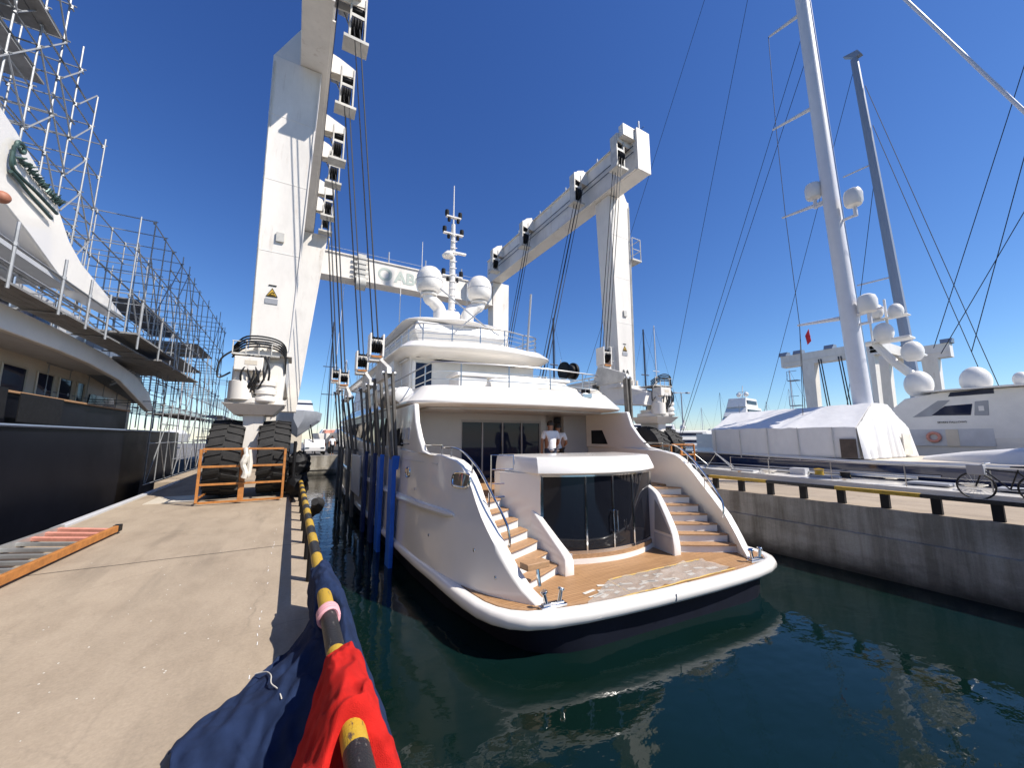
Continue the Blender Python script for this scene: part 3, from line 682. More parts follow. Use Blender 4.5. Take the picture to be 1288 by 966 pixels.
# lattice-like mast with cross trees, lights and a radar scanner
my = 16.0
m = MB(); m.tube([(XC,my,7.2),(XC,my,9.5),(XC,my,11.6)], [.15,.13,.09], 10); m.tube([(XC,my,11.6),(XC,my,13.6)], [.035,.02], 6)
for k in range(12):
    z = 7.4 + k*.33; m.obox((XC,my-.14,z), (.30,.03,.03))
ms = yb(m, 'mast', 'white')
for z in (9.0, 11.1, 12.0 - .05):
    m = MB(); m.obox((XC,my,z), (.95 if z < 11.5 else .7,.16,.06)); cx = yb(m, 'crosstree', 'white', ms)
    for sg in (-1, 1):
        m = MB(); m.lathe([(.09,-.13),(.10,0),(.09,.13)], (XC+sg*(.42 if z < 11.5 else .32), my, z+.17), 10); yb(m, 'lamp', 'black', cx)
        m = MB(); m.lathe([(.07,-.1),(.08,0),(.07,.06)], (XC+sg*.22, my-.02, z-.14), 10); yb(m, 'lamp', 'black', cx)
m = MB(); m.lathe([(.25,-.08),(.28,0),(.22,.08),(.1,.2)], (XC-.25,my-.1,9.95), 14); yb(m, 'horn', 'white', ms)
m = MB(); m.obox((XC+.2,my-.1,10.15), (.8,.14,.1)); yb(m, 'radar_scanner', 'white', ms, bev=.02)
for x, z in ((XC-1.3, 10.6), (XC-2.2, 8.6), (XC+.9, 9.0)):
    m = MB(); m.tube([(x,16.4,6.6),(x,16.4,z)], [.022,.012], 6); yb(m, 'whip_aerial', 'white')
# awning poles leaning across the hardtop edge, and a flagstaff
m = MB(); m.tube([(XC-1.2,14.0,7.5),(XC+.15,13.0,5.95),(XC+.55,12.4,5.4)], .03, 6); yb(m, 'awning_pole', 'alu')
m = MB(); m.tube([(XC-.9,13.4,5.5),(XC-.1,13.2,6.3),(XC+.2,13.2,6.6)], .03, 6); yb(m, 'awning_pole', 'alu')
m = MB(); m.tube([(XC+1.75,12.4,4.9),(XC+2.0,12.5,7.3)], .04, 6); yb(m, 'flagstaff', 'grey')
# white wrapped bundles lashed at the deck sides
yb(bolster([(XC-3.3,10.4,2.75),(XC-3.38,11.3,2.8),(XC-3.42,12.3,2.75)], .33, 11), 'wrapped_bundle', 'tarp')
yb(bolster([(XC+2.95,9.9,2.95),(XC+3.1,10.5,3.15),(XC+3.15,11.3,3.1)], .26, 12), 'wrapped_bundle', 'cover')
# swimming-ladder step block on the left stairs
m = MB(); m.obox((XC-2.42,5.28,-.42), (.44,.20,.10), (0,0,.12)); yb(m, 'boarding_step', 'teak_trim', bev=.01)
m = MB(); m.tube([(XC-2.40,5.24,-.47),(XC-2.40,5.18,-.72)], .03, 8); yb(m, 'step_bracket', 'chrome')
# small deck hardware: vents, drains, seams and cameras on the shell
for sg in (-1, 1):
    X = XC + sg*3.43
    for y in (9.35, 9.75):
        m = MB(); m.box(X-.012, X+.012, y, y+.22, 1.55, 1.85)
        for k in range(4): m.box(X-.022, X+.022, y+.02, y+.20, 1.58+.07*k, 1.61+.07*k)
        yb(m, 'vent_grille', 'ltgrey', smooth=False)
    for y, z in ((5.55,-.62),(6.05,-.30),(7.6,-.35),(8.6,.45)):
        b_, t_ = interp(BASE,y), interp(TOPH,y); x = XC + sg*(lerp(b_,t_,(z+.95)/2.05)+.002)
        m = MB(); m.lathe([(.012,-.006),(.03,-.004),(.03,.006),(.012,.008)], (x,y,z), 12, 'x'); yb(m, 'drain_outlet', 'chrome')
    m = MB(); m.tube([(XC+sg*(lerp(interp(BASE,y),interp(TOPH,y),.93)+.004), y, 1.06+.012*(y-8)) for y in (7.6,8.5,9.5,11,14,18,22)], .008, 5); yb(m, 'hull_seam', 'ltgrey')
for x in (XC-2.0, XC-.9, XC+.4, XC+1.9):
    m = MB(); m.lathe([(.05,0),(.055,-.012),(.03,-.02)], (x, 9.4, 2.352), 14); yb(m, 'downlight', 'steel')
for x in (XC-1.4, XC, XC+1.4):
    m = MB(); m.lathe([(.05,0),(.055,-.012),(.03,-.02)], (x, 12.9, 4.398), 14); yb(m, 'downlight', 'steel')
m = MB(); m.box(XC-.9, XC-.2, 11.5, 11.9, 2.9, 3.2); m.box(XC+1.2, XC+1.5, 9.6, 9.75, 2.92, 3.05); yb(m, 'deck_locker', 'white2', bev=.02)
# underwater exhaust hints / transom lights on the navy stern
for x in (XC-1.3, XC-.5, XC+.15):
    m = MB(); m.lathe([(.03,0),(.035,.015),(.02,.02)], (x, 4.74, -1.38), 12, 'y'); yb(m, 'stern_light', 'steel')

# protective film taped on the platform deck
t = thing('plastic_sheet', (6.4, 4.9, PZ+.01), 'crumpled clear plastic sheet taped over the teak swim platform', 'plastic sheet')
def wob(p, q, n, amp, rnd, z):
    return [Vector(p).lerp(Vector(q), k/n) + Vector((rnd.uniform(-amp,amp), rnd.uniform(-amp,amp), z + rnd.random()*.012)) for k in range(n+1)]
rnd = random.Random(4); m = MB(); rs = []
NX, NY = 26, 8
C4 = [Vector((3.98,4.72,0)), Vector((7.55,4.60,0)), Vector((7.45,5.28,0)), Vector((5.0,5.34,0))]
for j in range(NY+1):
    a = C4[0].lerp(C4[3], j/NY); b = C4[1].lerp(C4[2], j/NY)
    rs.append([a.lerp(b, i/NX) + Vector((rnd.uniform(-.03,.03), rnd.uniform(-.03,.03) , PZ+.016 + (rnd.random()**3)*(.05 if i > NX*.3 else .02))) for i in range(NX+1)])
m.rings(rs, closed=False); m.build('film', M['film'], t)
m = MB()
for a, b in ((C4[0],C4[1]),(C4[3],C4[2]),(Vector((4.9,4.69,0)),Vector((5.0,5.34,0)))):
    pts = [a.lerp(b, k/10) + Vector((0, rnd.uniform(-.012,.012), PZ+.022)) for k in range(11)]
    m.rings([[(p.x, p.y-.022, p.z), (p.x, p.y+.022, p.z)] for p in pts], closed=False)
m.build('tape_strip', M['tape'], t, smooth=False)
m = MB(); rnd = random.Random(9)
for k in range(26):
    x = rnd.uniform(4.3,7.2); y = rnd.uniform(4.78,5.22); m.obox((x,y,PZ+.0145), (rnd.uniform(.1,.3), rnd.uniform(.03,.09), .003), (0,0,rnd.uniform(-.4,.4)))
m.build('paper_scrap', M['cover'], t, smooth=False)

# ---------------------------------------------------------------- people on the aft deck
def skin_chain(name, verts, edges, m, parent, sub=2):
    me = bpy.data.meshes.new(name); me.from_pydata([v[0] for v in verts], edges, []); o = bpy.data.objects.new(name, me); COL.objects.link(o)
    md = o.modifiers.new('skin', 'SKIN'); md.use_smooth_shade = True
    for i, v in enumerate(verts):
        r = v[1]; me.skin_vertices[0].data[i].radius = (r, r) if not isinstance(r, tuple) else r
    me.skin_vertices[0].data[0].use_root = True
    sb = o.modifiers.new('sub', 'SUBSURF'); sb.levels = sub; sb.render_levels = sub
    bpy.context.view_layer.update()
    me2 = bpy.data.meshes.new_from_object(o.evaluated_get(bpy.context.evaluated_depsgraph_get())); bpy.data.objects.remove(o)
    me2.materials.clear(); me2.materials.append(m)
    for p in me2.polygons: p.use_smooth = True
    o = bpy.data.objects.new(name, me2); COL.objects.link(o)
    if parent: o.parent = parent; o.matrix_parent_inverse = base_of(parent).inverted()
    return o
def person(loc, label, rz, arms, trouser, H=1.72):
    t = thing('person', loc, label, 'person', None)
    rot = Matrix.Rotation(rz, 4, 'Z'); L = Vector(loc)
    T = lambda p: tuple(L + rot @ (Vector(p) * (H/1.75)))
    V = [((0,0,.98),.15),((0,0,1.18),.14),((0,0,1.36),.155),((0,0,1.48),.07),((0,.01,1.56),.06),((0,.015,1.64),.092),((0,.01,1.71),.075)]
    E_ = [(0,1),(1,2),(2,3),(3,4),(4,5),(5,6)]
    sv, se = [((0,0,.84),.175),((0,0,1.2),.16),((0,0,1.37),.168),((0,0,1.47),.085)], [(0,1),(1,2),(2,3)]
    for sg, (el, wr) in zip((-1,1), arms):
        b = len(V); V += [((sg*.19,0,1.42),.062),(el,.048),(wr,.036),(tuple(Vector(wr)+ (Vector(wr)-Vector(el)).normalized()*.09),.038),(tuple(Vector(wr)+ (Vector(wr)-Vector(el)).normalized()*.17),.018)]
        E_ += [(2,b),(b,b+1),(b+1,b+2),(b+2,b+3),(b+3,b+4)]
        c = len(sv); mid = Vector((sg*.19,0,1.42)).lerp(Vector(el), .75); sv += [((sg*.19,0,1.42),.082),(tuple(mid),.072)]; se += [(2,c),(c,c+1)]
    tv, te = [((0,0,1.10),.15)], []
    for sg in (-1,1):
        b = len(V); V += [((sg*.09,0,.88),.09),((sg*.10,-.01,.50),.062),((sg*.105,.02,.09),.042),((sg*.11,-.10,.035),.038)]; E_ += [(0,b),(b,b+1),(b+1,b+2),(b+2,b+3)]
        c = len(tv); tv += [((sg*.09,0,.87),.105),((sg*.10,-.01,.50),.08),((sg*.105,.02,.12),.065)]; te += [(0,c),(c,c+1),(c+1,c+2)]
    skin_chain('body', [(T(p), r) for p, r in V], E_, M['skin'], t)
    skin_chain('shirt', [(T(p), r) for p, r in sv], se, M['shirt'], t)
    skin_chain('trousers', [(T(p), r) for p, r in tv], te, M[trouser], t)
    c = T((0,.015,1.665)); m = MB(); m.dome(c, .108, 1.1, 16, base=-.15); m.build('hair', M['hair'], t)
    for sg in (-1, 1):
        c = T((sg*.085,-.01,1.635)); m = MB(); m.dome(c, .022, 1.3, 8); m.build('ear', M['skin'], t)
    return t
# figures face away from the camera (+Y); local -Y is the front, so turn them round
person((6.62,9.3,.326), 'person in loose white T-shirt and jeans, left of two on the aft deck', R(165), [((-.27,-.03,1.16),(-.22,-.20,.98)),((.27,.02,1.15),(.25,-.05,.92))], 'jeans', 1.74)
person((7.24,9.75,.326), 'person in white shirt with bowed head, right of two on the aft deck', R(125), [((-.25,-.08,1.16),(-.12,-.28,1.08)),((.26,-.06,1.16),(.10,-.28,1.08))], 'black', 1.68)
# ================================================================ BOAT HOIST (U-shaped gantry straddling the dock)
GX = 6.5
hoist = thing('boat_hoist', (GX, 18, 0), 'huge white travelling boat hoist with tall legs straddling the dock and the yacht', 'boat hoist')
def hb(mb, name, m, parent=None, **k): return mb.build(name, M[m] if isinstance(m, str) else m, parent or hoist, **k)
def gm(sg, x): return x if sg < 0 else 2*GX - x
def bx(sg, mb, x0, x1, y0, y1, z0, z1):
    a, b = gm(sg, x0), gm(sg, x1); return mb.box(min(a,b), max(a,b), y0, y1, z0, z1)
def hx(sg, mb, lo, hi):
    f = lambda pts: [(gm(sg, x), y, z) for x, y, z in pts]
    lo, hi = f(lo), f(hi)
    if sg > 0: lo = [lo[i] for i in (1,0,3,2)]; hi = [hi[i] for i in (1,0,3,2)]
    return mb.hexa(lo, hi)
def rect(x0, x1, y0, y1, z): return [(x0,y0,z),(x1,y0,z),(x1,y1,z),(x0,y1,z)]
# one tyre with chunky lugs and a dished rim
def tyre_mesh():
    m = MB()
    prof = [(.55,-.33),(.72,-.37),(.92,-.375),(.985,-.34),(1.0,-.2),(1.005,0),(1.0,.2),(.985,.34),(.92,.375),(.72,.37),(.55,.33)]
    m.lathe(prof, (0,0,0), 40, 'x')
    for k in range(26):
        for sg in (-1, 1):
            a = 2*math.pi*(k + (.5 if sg > 0 else 0))/26
            lo, hi = [], []
            for rad, L in ((.97, lo), (1.04, hi)):
                for dx, da in ((.02,-.045),(.385,.055),(.385,.135),(.02,.045)):
                    r = rad - (.03 if dx > .3 else 0); t = a + da; L.append((sg*dx, r*math.cos(t), r*math.sin(t)))
            m.hexa(lo, hi)
    return m
def rim_mesh(): return MB().lathe([(.57,-.30),(.52,-.22),(.45,-.12),(.2,-.16),(.18,-.24),(.02,-.25)], (0,0,0), 28, 'x').lathe([(.02,.25),(.18,.24),(.2,.16),(.45,.12),(.52,.22),(.57,.30)], (0,0,0), 28, 'x')
tm, rmm = tyre_mesh(), rim_mesh()
t0 = tm.build('tyre', M['rubber']); r0 = rmm.build('rim', M['hoist_dirty'])
tyre_me, rim_me = t0.data, r0.data; bpy.data.objects.remove(t0); bpy.data.objects.remove(r0)
def wheel(x, y, parent, lean=0, steer=0):
    mt = Matrix.Translation((x, y, 1.06)) @ Euler((random.random()*6.28, 0, 0)).to_matrix().to_4x4()
    mt = Matrix.Translation((x, y, 1.06)) @ Euler((0, lean, steer)).to_matrix().to_4x4() @ Euler((random.random()*6.28, 0, 0)).to_matrix().to_4x4()
    wo = bpy.data.objects.new('wheel', tyre_me); COL.objects.link(wo); wo.parent = hoist; wo.matrix_parent_inverse = base_of(hoist).inverted(); wo.matrix_basis = mt
    ro = bpy.data.objects.new('rim', rim_me); COL.objects.link(ro); ro.parent = wo
for sg in (-1, 1):
    # main leg and its far twin
    m = MB(); hx(sg, m, rect(-1.24,-.27,12.9,13.8,4.05), rect(-1.34,.04,12.9,13.9,13.68))
    lg = hb(m, 'leg', 'hoist', smooth=False, bev=.02)
    m = MB(); hx(sg, m, rect(-.235,-.20,12.86,12.90,4.1), rect(-.01,.03,12.86,12.90,13.6)); hb(m, 'edge_flange', 'hoist', lg, smooth=False)
    m = MB(); hx(sg, m, [(-1.34,12.95,13.68),(-.6,12.95,13.68),(-.6,13.8,13.68),(-1.34,13.8,13.68)], [(-1.33,13.0,13.75),(-.61,13.0,15.2),(-.61,13.75,15.2),(-1.33,13.75,13.75)]); hb(m, 'knee_gusset', 'hoist', lg, smooth=False)
    m = MB()
    for x in (-1.30,-1.0,-.7,-.4): bx(sg, m, x, x+.04, 12.78, 12.9, 4.06, 4.32)
    bx(sg, m, -1.42,-.16,12.76,13.9,3.94,4.06); hb(m, 'foot_flange', 'hoist', lg, smooth=False)
    fy = 24.3 if sg < 0 else 25.45
    m = MB(); hx(sg, m, rect(-1.15,.10,fy,fy+.9,3.0), rect(-1.25,1.05 if sg < 0 else .15,fy,fy+.9,13.68)); hb(m, 'leg', 'hoist', smooth=False, bev=.02)
    # long beam
    zt, yf = (16.25, 10.35) if sg < 0 else (15.75, 10.85)
    m = MB(); m.prism([(gm(sg,-.6),13.7),(gm(sg,.2),13.7),(gm(sg,.2),zt),(gm(sg,-.6),zt)], 'y', yf, 26.4); lb = hb(m, 'long_beam', 'hoist', smooth=False, bev=.02)
    m = MB(); bx(sg, m, -.615, .215, yf-.02, yf+.07, 13.685, zt+.02); hb(m, 'end_plate', 'hoist', lb, smooth=False)
    m = MB()
    for y in (12.4, 15.0, 17.6, 20.2, 22.8): bx(sg, m, .201, .225, y, y+.05, 13.75, zt-.05)
    bx(sg, m, .2, .30, 10.95, 26.3, zt-.1, zt-.05); bx(sg, m, .2, .28, 10.95, 26.3, 13.72, 13.77); hb(m, 'web_stiffener', 'hoist', lb, smooth=False)
    m = MB()
    for z in (14.6, 14.9): m.tube([(gm(sg,.30), 11, z), (gm(sg,.30), 26, z-.1)], .022, 5)
    hb(m, 'trolley_rope', 'rope_dark', lb)
    for y in (11.3, 14.2, 17.0, 19.8, 22.6):
        m = MB(); m.tube([(gm(sg,-.5),y,zt-.05),(gm(sg,-.5),y,zt+1.0)], [.055,.045], 8); hb(m, 'beam_post', 'alu', lb)
    m = MB(); m.tube([(gm(sg,-.5),11.0,zt+.5),(gm(sg,-.5),26,zt+.5)], .012, 5); hb(m, 'life_line', 'rope_dark', lb)
    # sheave carriers along the inner side
    for i, (y, big) in enumerate(((11.4, 1), (14.1, 1), (17.2, .8), (19.0, 1), (22.2, 1), (24.0, .8)) if sg < 0 else ((11.4,1),(14.4,1),(19.6,1),(23.8,1))):
        m = MB()
        m.prism([(gm(sg,.2),14.9),(gm(sg,.2),15.7),(gm(sg,.6),15.6),(gm(sg,1.1),15.4),(gm(sg,1.1),15.05),(gm(sg,.66),14.95)], 'y', y-.17, y-.12)
        m.prism([(gm(sg,.2),14.9),(gm(sg,.2),16.0),(gm(sg,.6),15.85),(gm(sg,1.1),15.4),(gm(sg,1.1),15.05),(gm(sg,.66),14.95)], 'y', y+.12, y+.17)
        if i == 0: bx(sg, m, .2, .95, yf+.1, y-.175, 15.2, zt)
        sc_ = hb(m, 'sheave_carrier', 'hoist', smooth=False)
        m = MB()
        for dx in (.66, 1.09): bx(sg, m, dx, dx+.05, y-.20, y+.20, 13.75, 15.35)
        bx(sg, m, .71, 1.09, y-.19, y-.15, 14.55, 14.66); bx(sg, m, .52, 1.24, y-.26, y+.26, 13.66, 13.76); hb(m, 'sheave_frame', 'hoist_dirty', sc_, smooth=False)
        m = MB()
        for dx in (.74,.82,.90,.98): m.lathe([(.05,-.032),(.30,-.032),(.27,0),(.30,.032),(.05,.032)], (gm(sg,dx+.02), y, 14.3), 18, 'x')
        m.lathe([(.12,-.2),(.12,.2)], (gm(sg,.9), y, 14.95), 12, 'x'); hb(m, 'sheave', 'black', sc_, smooth=False)
        m = MB(); m.obox((gm(sg,.5), y+.32, 15.3), (.3,.3,.45)); m.tube([(gm(sg,.5),y+.3,15.1),(gm(sg,.75),y+.36,14.6),(gm(sg,.62),y+.25,14.1)], .03, 6); hb(m, 'hoist_motor', 'grey', sc_, bev=.02)
    # sill beam between the legs, near ground end
    m = MB(); bx(sg, m, -.95,-.35,13.81,24.3,3.75,4.55); hb(m, 'sill_beam', 'hoist', smooth=False, bev=.02)
    # far wheels (simple pair)
    for x in (-1.5,-.42): wheel(gm(sg,x), 24.7, hoist)
    m = MB(); bx(sg, m, -1.08,-.82,24.4,25.0,.9,3.0); hb(m, 'wheel_yoke', 'hoist', smooth=False)
# cross beam closing the far end, with hanging sheave row and lettering
m = MB(); m.box(.2, 12.8, 25.5, 26.6, 11.75, 13.35); cb = hb(m, 'cross_beam', 'hoist', smooth=False, bev=.02)
m = MB(); m.box(.2, 12.8, 25.42, 25.5, 13.28, 13.36); m.box(.2, 12.8, 25.42, 25.5, 11.73, 11.80); hb(m, 'beam_flange', 'hoist', cb, smooth=False)
m = MB(); m.box(2.9, 3.45, 25.3, 25.5, 11.5, 13.5)
for k in range(5): m.box(2.72, 3.62, 25.25, 25.32, 11.8 + .34*k, 11.93 + .34*k)
hb(m, 'sheave_rack', 'hoist_dirty', cb, smooth=False)
m = MB(); m.lathe([(.05,-.3),(.45,-.3),(.45,.3),(.05,.3)], (3.2, 25.6, 11.6), 20, 'x'); hb(m, 'guide_drum', 'hoist_dirty', cb)
m = MB()
for x in (1.2, 5.0, 7.6, 10.4): m.tube([(x,26,13.35),(x,26,14.4)], .05, 6)
m.tube([(.4,26,13.9),(11.8,26,13.9)], .012, 5); hb(m, 'beam_post', 'alu', cb)
fx = Matrix.Translation((6.9, 25.49, 12.13)) @ Matrix.Rotation(R(90), 4, 'X')
text_mesh('lettering', 'ABCO', 1.12, M['text'], cb, fx, bold=.035)
m = MB(); m.rings([[(4.72+r*math.cos(t), 25.485, 12.53+r*math.sin(t)) for r in (.22+.1*abs(math.sin(t/2)),.46)] for t in [R(a) for a in range(-180,181,10)]], closed=False); hb(m, 'emblem', 'text', cb, smooth=False)
for x0 in (2.0, 9.5): 
    m = MB(); m.bar((x0+.3,26,11.75),(x0,26,4),.012,5); hb(m, 'hand_line', 'tarp', cb)
# weld bands, bolts and little service fittings on the near legs
for sg in (-1, 1):
    for z in (7.1, 9.4, 11.6):
        f = (z-4.05)/9.63; a = lerp(-1.24,-1.34,f)-.006; b = lerp(-.27,.04,f)+.006
        m = MB(); bx(sg, m, a, b, 12.893, 13.2, z, z+.035); hb(m, 'weld_band', 'hoist', smooth=False, bev=.008)
    m = MB()
    for k in range(6): m.lathe([(.004,-.03),(.03,-.03),(.03,.0),(.004,.0)], (gm(sg,-1.3+.2*k), 12.83, 4.10), 6, 'z')
    hb(m, 'flange_bolt', 'steel', smooth=False)
    m = MB(); m.tube([(gm(sg,-1.20),12.86,4.3),(gm(sg,-1.27),12.86,10.5),(gm(sg,-1.29),12.86,13.4)], .022, 6); hb(m, 'conduit', 'hoist_dirty')
    m = MB(); m.obox((gm(sg,-.72), 12.86, 7.6), (.22,.05,.30)); hb(m, 'junction_box', 'hoist_dirty', bev=.01)
# left bogie: yoke, slewing plate, motors, hoses, guard cage
def bogie(sg, xw, yw, xl, name_guard_y, gx0, gx1):
    mid = sum(xw)/2
    for x in xw: wheel(x, yw, hoist, lean=(.035 if x == min(xw) else -.02)*1)
    m = MB(); m.hexa(rect(mid-.17, mid+.17, yw-.45, yw+.45, .85), rect(mid-.26, mid+.26, yw-.5, yw+.5, 2.35)); yk = hb(m, 'wheel_yoke', 'hoist', smooth=False, bev=.02)
    m = MB(); m.bar((xw[0]-.2,yw,1.06),(xw[1]+.2,yw,1.06),.14,12); hb(m, 'axle', 'hoist_dirty', yk)
    m = MB(); m.hexa(rect(mid-.45,mid+.45,yw-.6,yw+.6,2.22), rect(mid-.72,mid+.72,yw-.85,yw+.6,2.52)); m.lathe([(.75,0),(.75,.14),(.6,.15),(.6,.3)], (mid, yw-.1, 2.53), 28); hb(m, 'slewing_plate', 'hoist', yk, bev=.015)
    m = MB(); m.lathe([(.30,0),(.30,.5),(.24,.52),(.24,.9)], (mid-.33, yw-.62, 2.62), 18); m.lathe([(.24,0),(.28,.05),(.28,.12),(.24,.14),(.24,.22),(.28,.24),(.28,.34),(.24,.36),(.24,.46),(.28,.48),(.28,.6),(.12,.62)], (mid+.22, yw-.66, 2.55), 18); hb(m, 'slew_motor', 'hoist', yk)
    m = MB(); m.hexa(rect(mid+.0,mid+.62,yw-.45,yw+.3,2.68), rect(mid-.02,mid+.60,yw-.45,yw+.3,3.75)); hb(m, 'gear_housing', 'hoist', yk, smooth=False, bev=.03)
    m = MB(); m.box(mid-.52, mid+.14, yw-.95, yw-.45, 3.40, 3.78); bxo = hb(m, 'valve_box', 'hoist', yk, smooth=False, bev=.02)
    m = MB(); m.box(mid-.28, mid+.0, yw-.957, yw-.951, 3.56, 3.68); hb(m, 'label_plate', 'cream', bxo, smooth=False)
    rnd = random.Random(3)
    m = MB()
    for k in range(9):
        a = Vector((mid + rnd.uniform(-.45,.4), yw-.8, 3.85)); b = Vector((mid + rnd.uniform(-.3,.3), yw-.78, 2.75))
        c = a.lerp(b, .5) + Vector((rnd.uniform(-.25,.25), -.15, rnd.uniform(-.1,.1))); m.tube(smooth_line([a, c, b], 5), .028, 6)
    for k in range(5):
        z = 3.95 + k*.07
        m.tube(smooth_line([(mid-.62,yw-.5,z-.15),(mid-.3,yw-.72-.03*k,z+.12),(mid+.3,yw-.74,z+.16),(mid+.62,yw-.6,z-.02),(mid+.66,yw-.4,z-.5)], 5), .024, 6)
    m.tube(smooth_line([(mid-.45,yw-.7,4.05),(mid-.82,yw-.75,3.7),(mid-.86,yw-.75,3.2),(mid-.6,yw-.7,3.35)], 6), .026, 6)
    hb(m, 'hydraulic_hose', 'hose', yk)
    m = MB(); m.box(mid-.62,mid+.5,yw-.75,yw+.2,3.86,3.9); 
    for x in (-.6, -.3, 0., .3): m.bar((mid+x,yw-.75,3.9),(mid+x,yw-.75,4.22),.015,5)
    m.bar((mid-.62,yw-.75,4.22),(mid+.5,yw-.75,4.22),.015,5); hb(m, 'hose_tray', 'hoist_dirty', yk, smooth=False)
    # swivel trunk up to the leg
    m = MB(); m.hexa(rect(xl-.42,xl+.42,12.95,13.75,2.55 if sg < 0 else 3.3), rect(xl-.5,xl+.5,12.9,13.8,3.94)); hb(m, 'swivel_trunk', 'hoist', yk, smooth=False, bev=.02)
    if abs(yw - 13.3) > .5:
        m = MB(); m.hexa([(xl-.6,yw-.5,3.0),(xl+.75,yw-.5,3.0),(xl+.75,13.9,3.2),(xl-.6,13.9,3.2)], [(xl-.3,yw-.45,3.62),(xl+.6,yw-.45,3.62),(xl+.6,13.9,4.3),(xl-.6,13.9,4.3)]); hb(m, 'swing_arm', 'hoist', yk, smooth=False, bev=.03)
    # guard cage
    y = name_guard_y; g = MB(); z0, z1 = .06, 1.32; w_ = .055
    for x in (gx0, gx1): g.beam((x,y,z0),(x,y,z1),w_,w_)
    for k in range(4): z = lerp(z0, z1, k/3); g.beam((gx0+.03,y,z),(gx1-.03,y,z),w_*.9,w_*.9)
    g.beam(((gx0+gx1)/2-.02,y+.056,z0),((gx0+gx1)/2-.02,y+.056,z1),.12,.05)
    for x in (gx0, gx1): 
        for z in (.15, 1.25): g.beam((x,y+.03,z),(x,yw-.3,z),.04,.04)
    gd_ = hb(g, 'guard_cage', 'orange', smooth=False, bev=.006)
    return yk, gd_
yk, gc = bogie(-1, (-1.52,-.40), 13.3, -.75, 11.75, -1.86, -.12)
m = MB(); m.tube(smooth_line([(-.98,11.66,1.34),(-.95,11.64,1.15),(-1.0,11.63,.95),(-.93,11.64,.75),(-.97,11.65,.6)], 5), [.05]*5+[.08]*5+[.06]*5+[.075]*5+[.03], 8); m.tube(smooth_line([(-.90,11.66,1.3),(-.86,11.65,1.0),(-.88,11.65,.62)],5), [.05]*5+[.06]*5+[.03], 8); hb(m, 'tied_rag', 'cover', gc)
bogie(1, (13.8, 14.75), 12.0, 13.75, 10.35, 13.3, 14.75)
# hazard sign and text plate on the left leg
def leg_signs(cx):
  m = MB(); s = .30; c = (cx, 12.885, 5.85)
  m.prism([(c[0]-s/2,c[2]-.13),(c[0]+s/2,c[2]-.13),(c[0],c[2]+.14)], 'y', 12.88, 12.893); sg_ = hb(m, 'hazard_sign', 'black', smooth=False)
  m = MB(); s = .235; m.prism([(c[0]-s/2,c[2]-.108),(c[0]+s/2,c[2]-.108),(c[0],c[2]+.10)], 'y', 12.872, 12.879); hb(m, 'sign_face', 'yellow', sg_, smooth=False)
  m = MB(); m.tube([(c[0]-.05,12.868,c[2]-.06),(c[0]+.02,12.868,c[2]),(c[0]+.06,12.868,c[2]-.03)], .012, 5); m.tube([(c[0]-.08,12.868,c[2]-.085),(c[0]+.08,12.868,c[2]-.085)], .01, 5); hb(m, 'sign_symbol', 'black', sg_)
  m = MB(); m.box(cx-.16,cx+.16,12.88,12.893,5.50,5.66); hb(m, 'notice_plate', 'grey', smooth=False)
  m = MB(); m.box(cx-.10,cx+.10,12.88,12.893,6.05,6.08); hb(m, 'notice_plate', 'black', smooth=False)
leg_signs(-.80); leg_signs(13.62)
# right leg: marks, service platform with ladder rail
text_mesh('leg_marking', 'A A', .26, M['logo'], hoist, Matrix.Translation((13.6, 12.87, 4.62)) @ Matrix.Rotation(R(90), 4, 'X'), bold=.01)
m = MB(); m.box(14.3, 14.95, 12.75, 13.6, 10.5, 10.58)
for x, y in ((14.33,12.78),(14.92,12.78),(14.92,13.57)): m.bar((x,y,10.58),(x,y,11.7),.025,6)
for z in (11.1,11.7): m.tube([(14.33,12.78,z),(14.92,12.78,z),(14.92,13.57,z),(14.33,13.57,z)], .02, 6)
hb(m, 'service_platform', 'hoist_dirty', smooth=False)
m = MB()
for x in (12.75, 13.1): m.bar((x,13.1,4.5),(x,13.1,5.9),.025,6)
for z in (5.2,5.88): m.bar((12.75,13.1,z),(13.1,13.1,z),.02,6)
hb(m, 'step_rail', 'hoist')
m = MB(); m.lathe([(.1,-.4),(.48,-.4),(.5,-.36),(.5,-.25),(.38,-.24),(.38,.24),(.5,.25),(.5,.36),(.48,.4),(.1,.4)], (13.1,16.6,5.25), 24, 'x'); hb(m, 'hose_reel', 'black')

